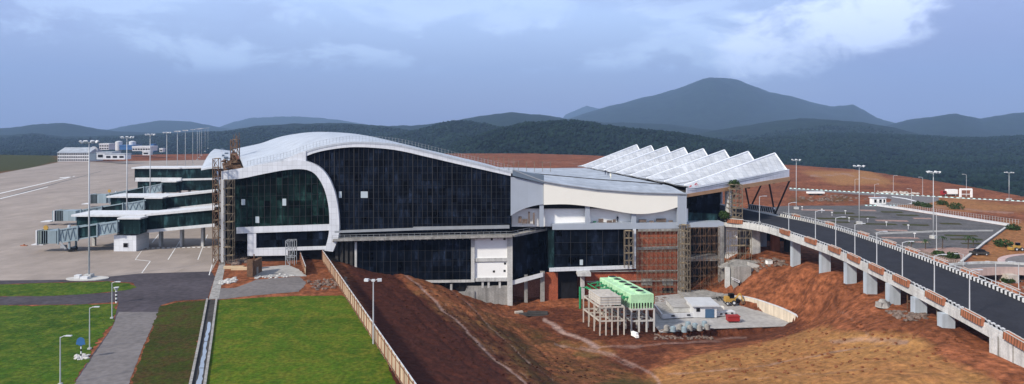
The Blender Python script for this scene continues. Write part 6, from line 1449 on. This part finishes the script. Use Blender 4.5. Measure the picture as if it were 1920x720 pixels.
for s in (-2.6,2.6): m = MB(); m.bar(p+Vector((s,0,0)),p+Vector((s,0,4)),.7); m.build('post', M['board'], t)
m = MB(); m.bar(p+Vector((-2.8,0,3.8)),p+Vector((2.8,0,3.8)),.5,.8); m.bar(p+Vector((-2.6,0,1.5)),p+Vector((2.6,0,1.5)),.25); m.build('crossbeam', M['board'], t)
for x, y, lab in ((1529,366,'white lorry trailer lying on the red earth behind the car park'),):
    p = G(x,y); lump('trailer', lab, 'trailer', p, [('bed','board',[((0,0,1.3),(8,2.4,.8),.05)]),('frame','black',[((0,0,.6),(7,1.2,.4),.05)]),('axle','black',[((-2,0,.4),(.8,2.3,.7)),((2,0,.4),(.8,2.3,.7))])])
p = G(1646,383); lump('gate_booth','small white gate booth with dark openings at the car park corner','booth',p,[('wall','board',[((0,0,1.4),(6,2,2.6))]),('opening','dark',[((-1.6,-1.02,1.5),(1,.1,1.4)),((.6,-1.02,1.5),(1,.1,1.4)),((2.2,-1.02,1.5),(.7,.1,1.4))]),('roof','lamp',[((0,0,2.85),(6.6,2.6,.3))])])
stones('pale spoil heaps beyond the loop road', [G(1645,359),G(1720,361),G(1725,365),G(1650,363)], 90, .3,.9,'tan')
stones('clods and small boulders on the red earth behind the car park', [G(1490,368),G(1600,366),G(1640,378),G(1500,378)], 80, .3,.9,'rubble')
stones('dark clods below the loop road', [G(1900,500),G(1990,500),G(1990,560),G(1880,540)], 60, .2,.6,'rubble')
# lamp and cable bollards dotted over the car park
k = 0
for x, y in ((1504,394),(1541,399),(1560,405),(1592,416),(1627,417),(1662,424),(1703,430),(1585,402),(1715,446)):
    p = G(x,y); t = thing('bollard_lamp','short white bollard lamp on the car park paving','bollard',p,'short white bollards dotted over the car park'); m = MB(); m.tube([p,p+dz*1.3],.08,7); m.build('post', M['white'], t); m = MB(); m.box(p+dz*1.4,(.5,.4,.25)); m.build('head', M['board'], t)
# reddish car on the bank
p = G(1836,478); t = thing('parked_car','dark car on the earth just outside the car park wall','car',p); m = MB(); m.box(p+dz*.65,(4.2,1.75,.6)); m.build('body', M['shadow'], t); m = MB(); a = p+dz*.95; m.hexa([a+Vector(v) for v in ((-1.3,-.8,0),(1.4,-.8,0),(1.4,.8,0),(-1.3,.8,0))],[a+Vector(v) for v in ((-.8,-.65,.55),(1.0,-.65,.55),(1.0,.65,.55),(-.8,.65,.55))]); m.build('window', M['dark'], t)
for x in (-1.3,1.3):
    for y in (-.85,.85): wheel(t, p+Vector((x,y,.33)), .33, .2)

# clods over the dug slopes
cl_pts = [P(1400,560,165),P(1480,500,165),P(1560,520,146),P(1640,556,129),P(1760,600,110),P(1850,660,95),P(1700,715,92),P(1400,715,104),P(1250,690,118),P(1450,640,138),P(1535,612,140)]
stones('loose clods of orange earth scattered over the mound by the bridge', cl_pts, 420, .08,.32,'clod', zf=zg)
stones('loose dark clods scattered over the dug slope beside the hoarding', [P(670,515,168),P(860,570,160),P(960,640,135),P(1200,700,120),P(1000,715,100),P(780,660,112)], 420, .07,.28,'claydark', zf=zg)
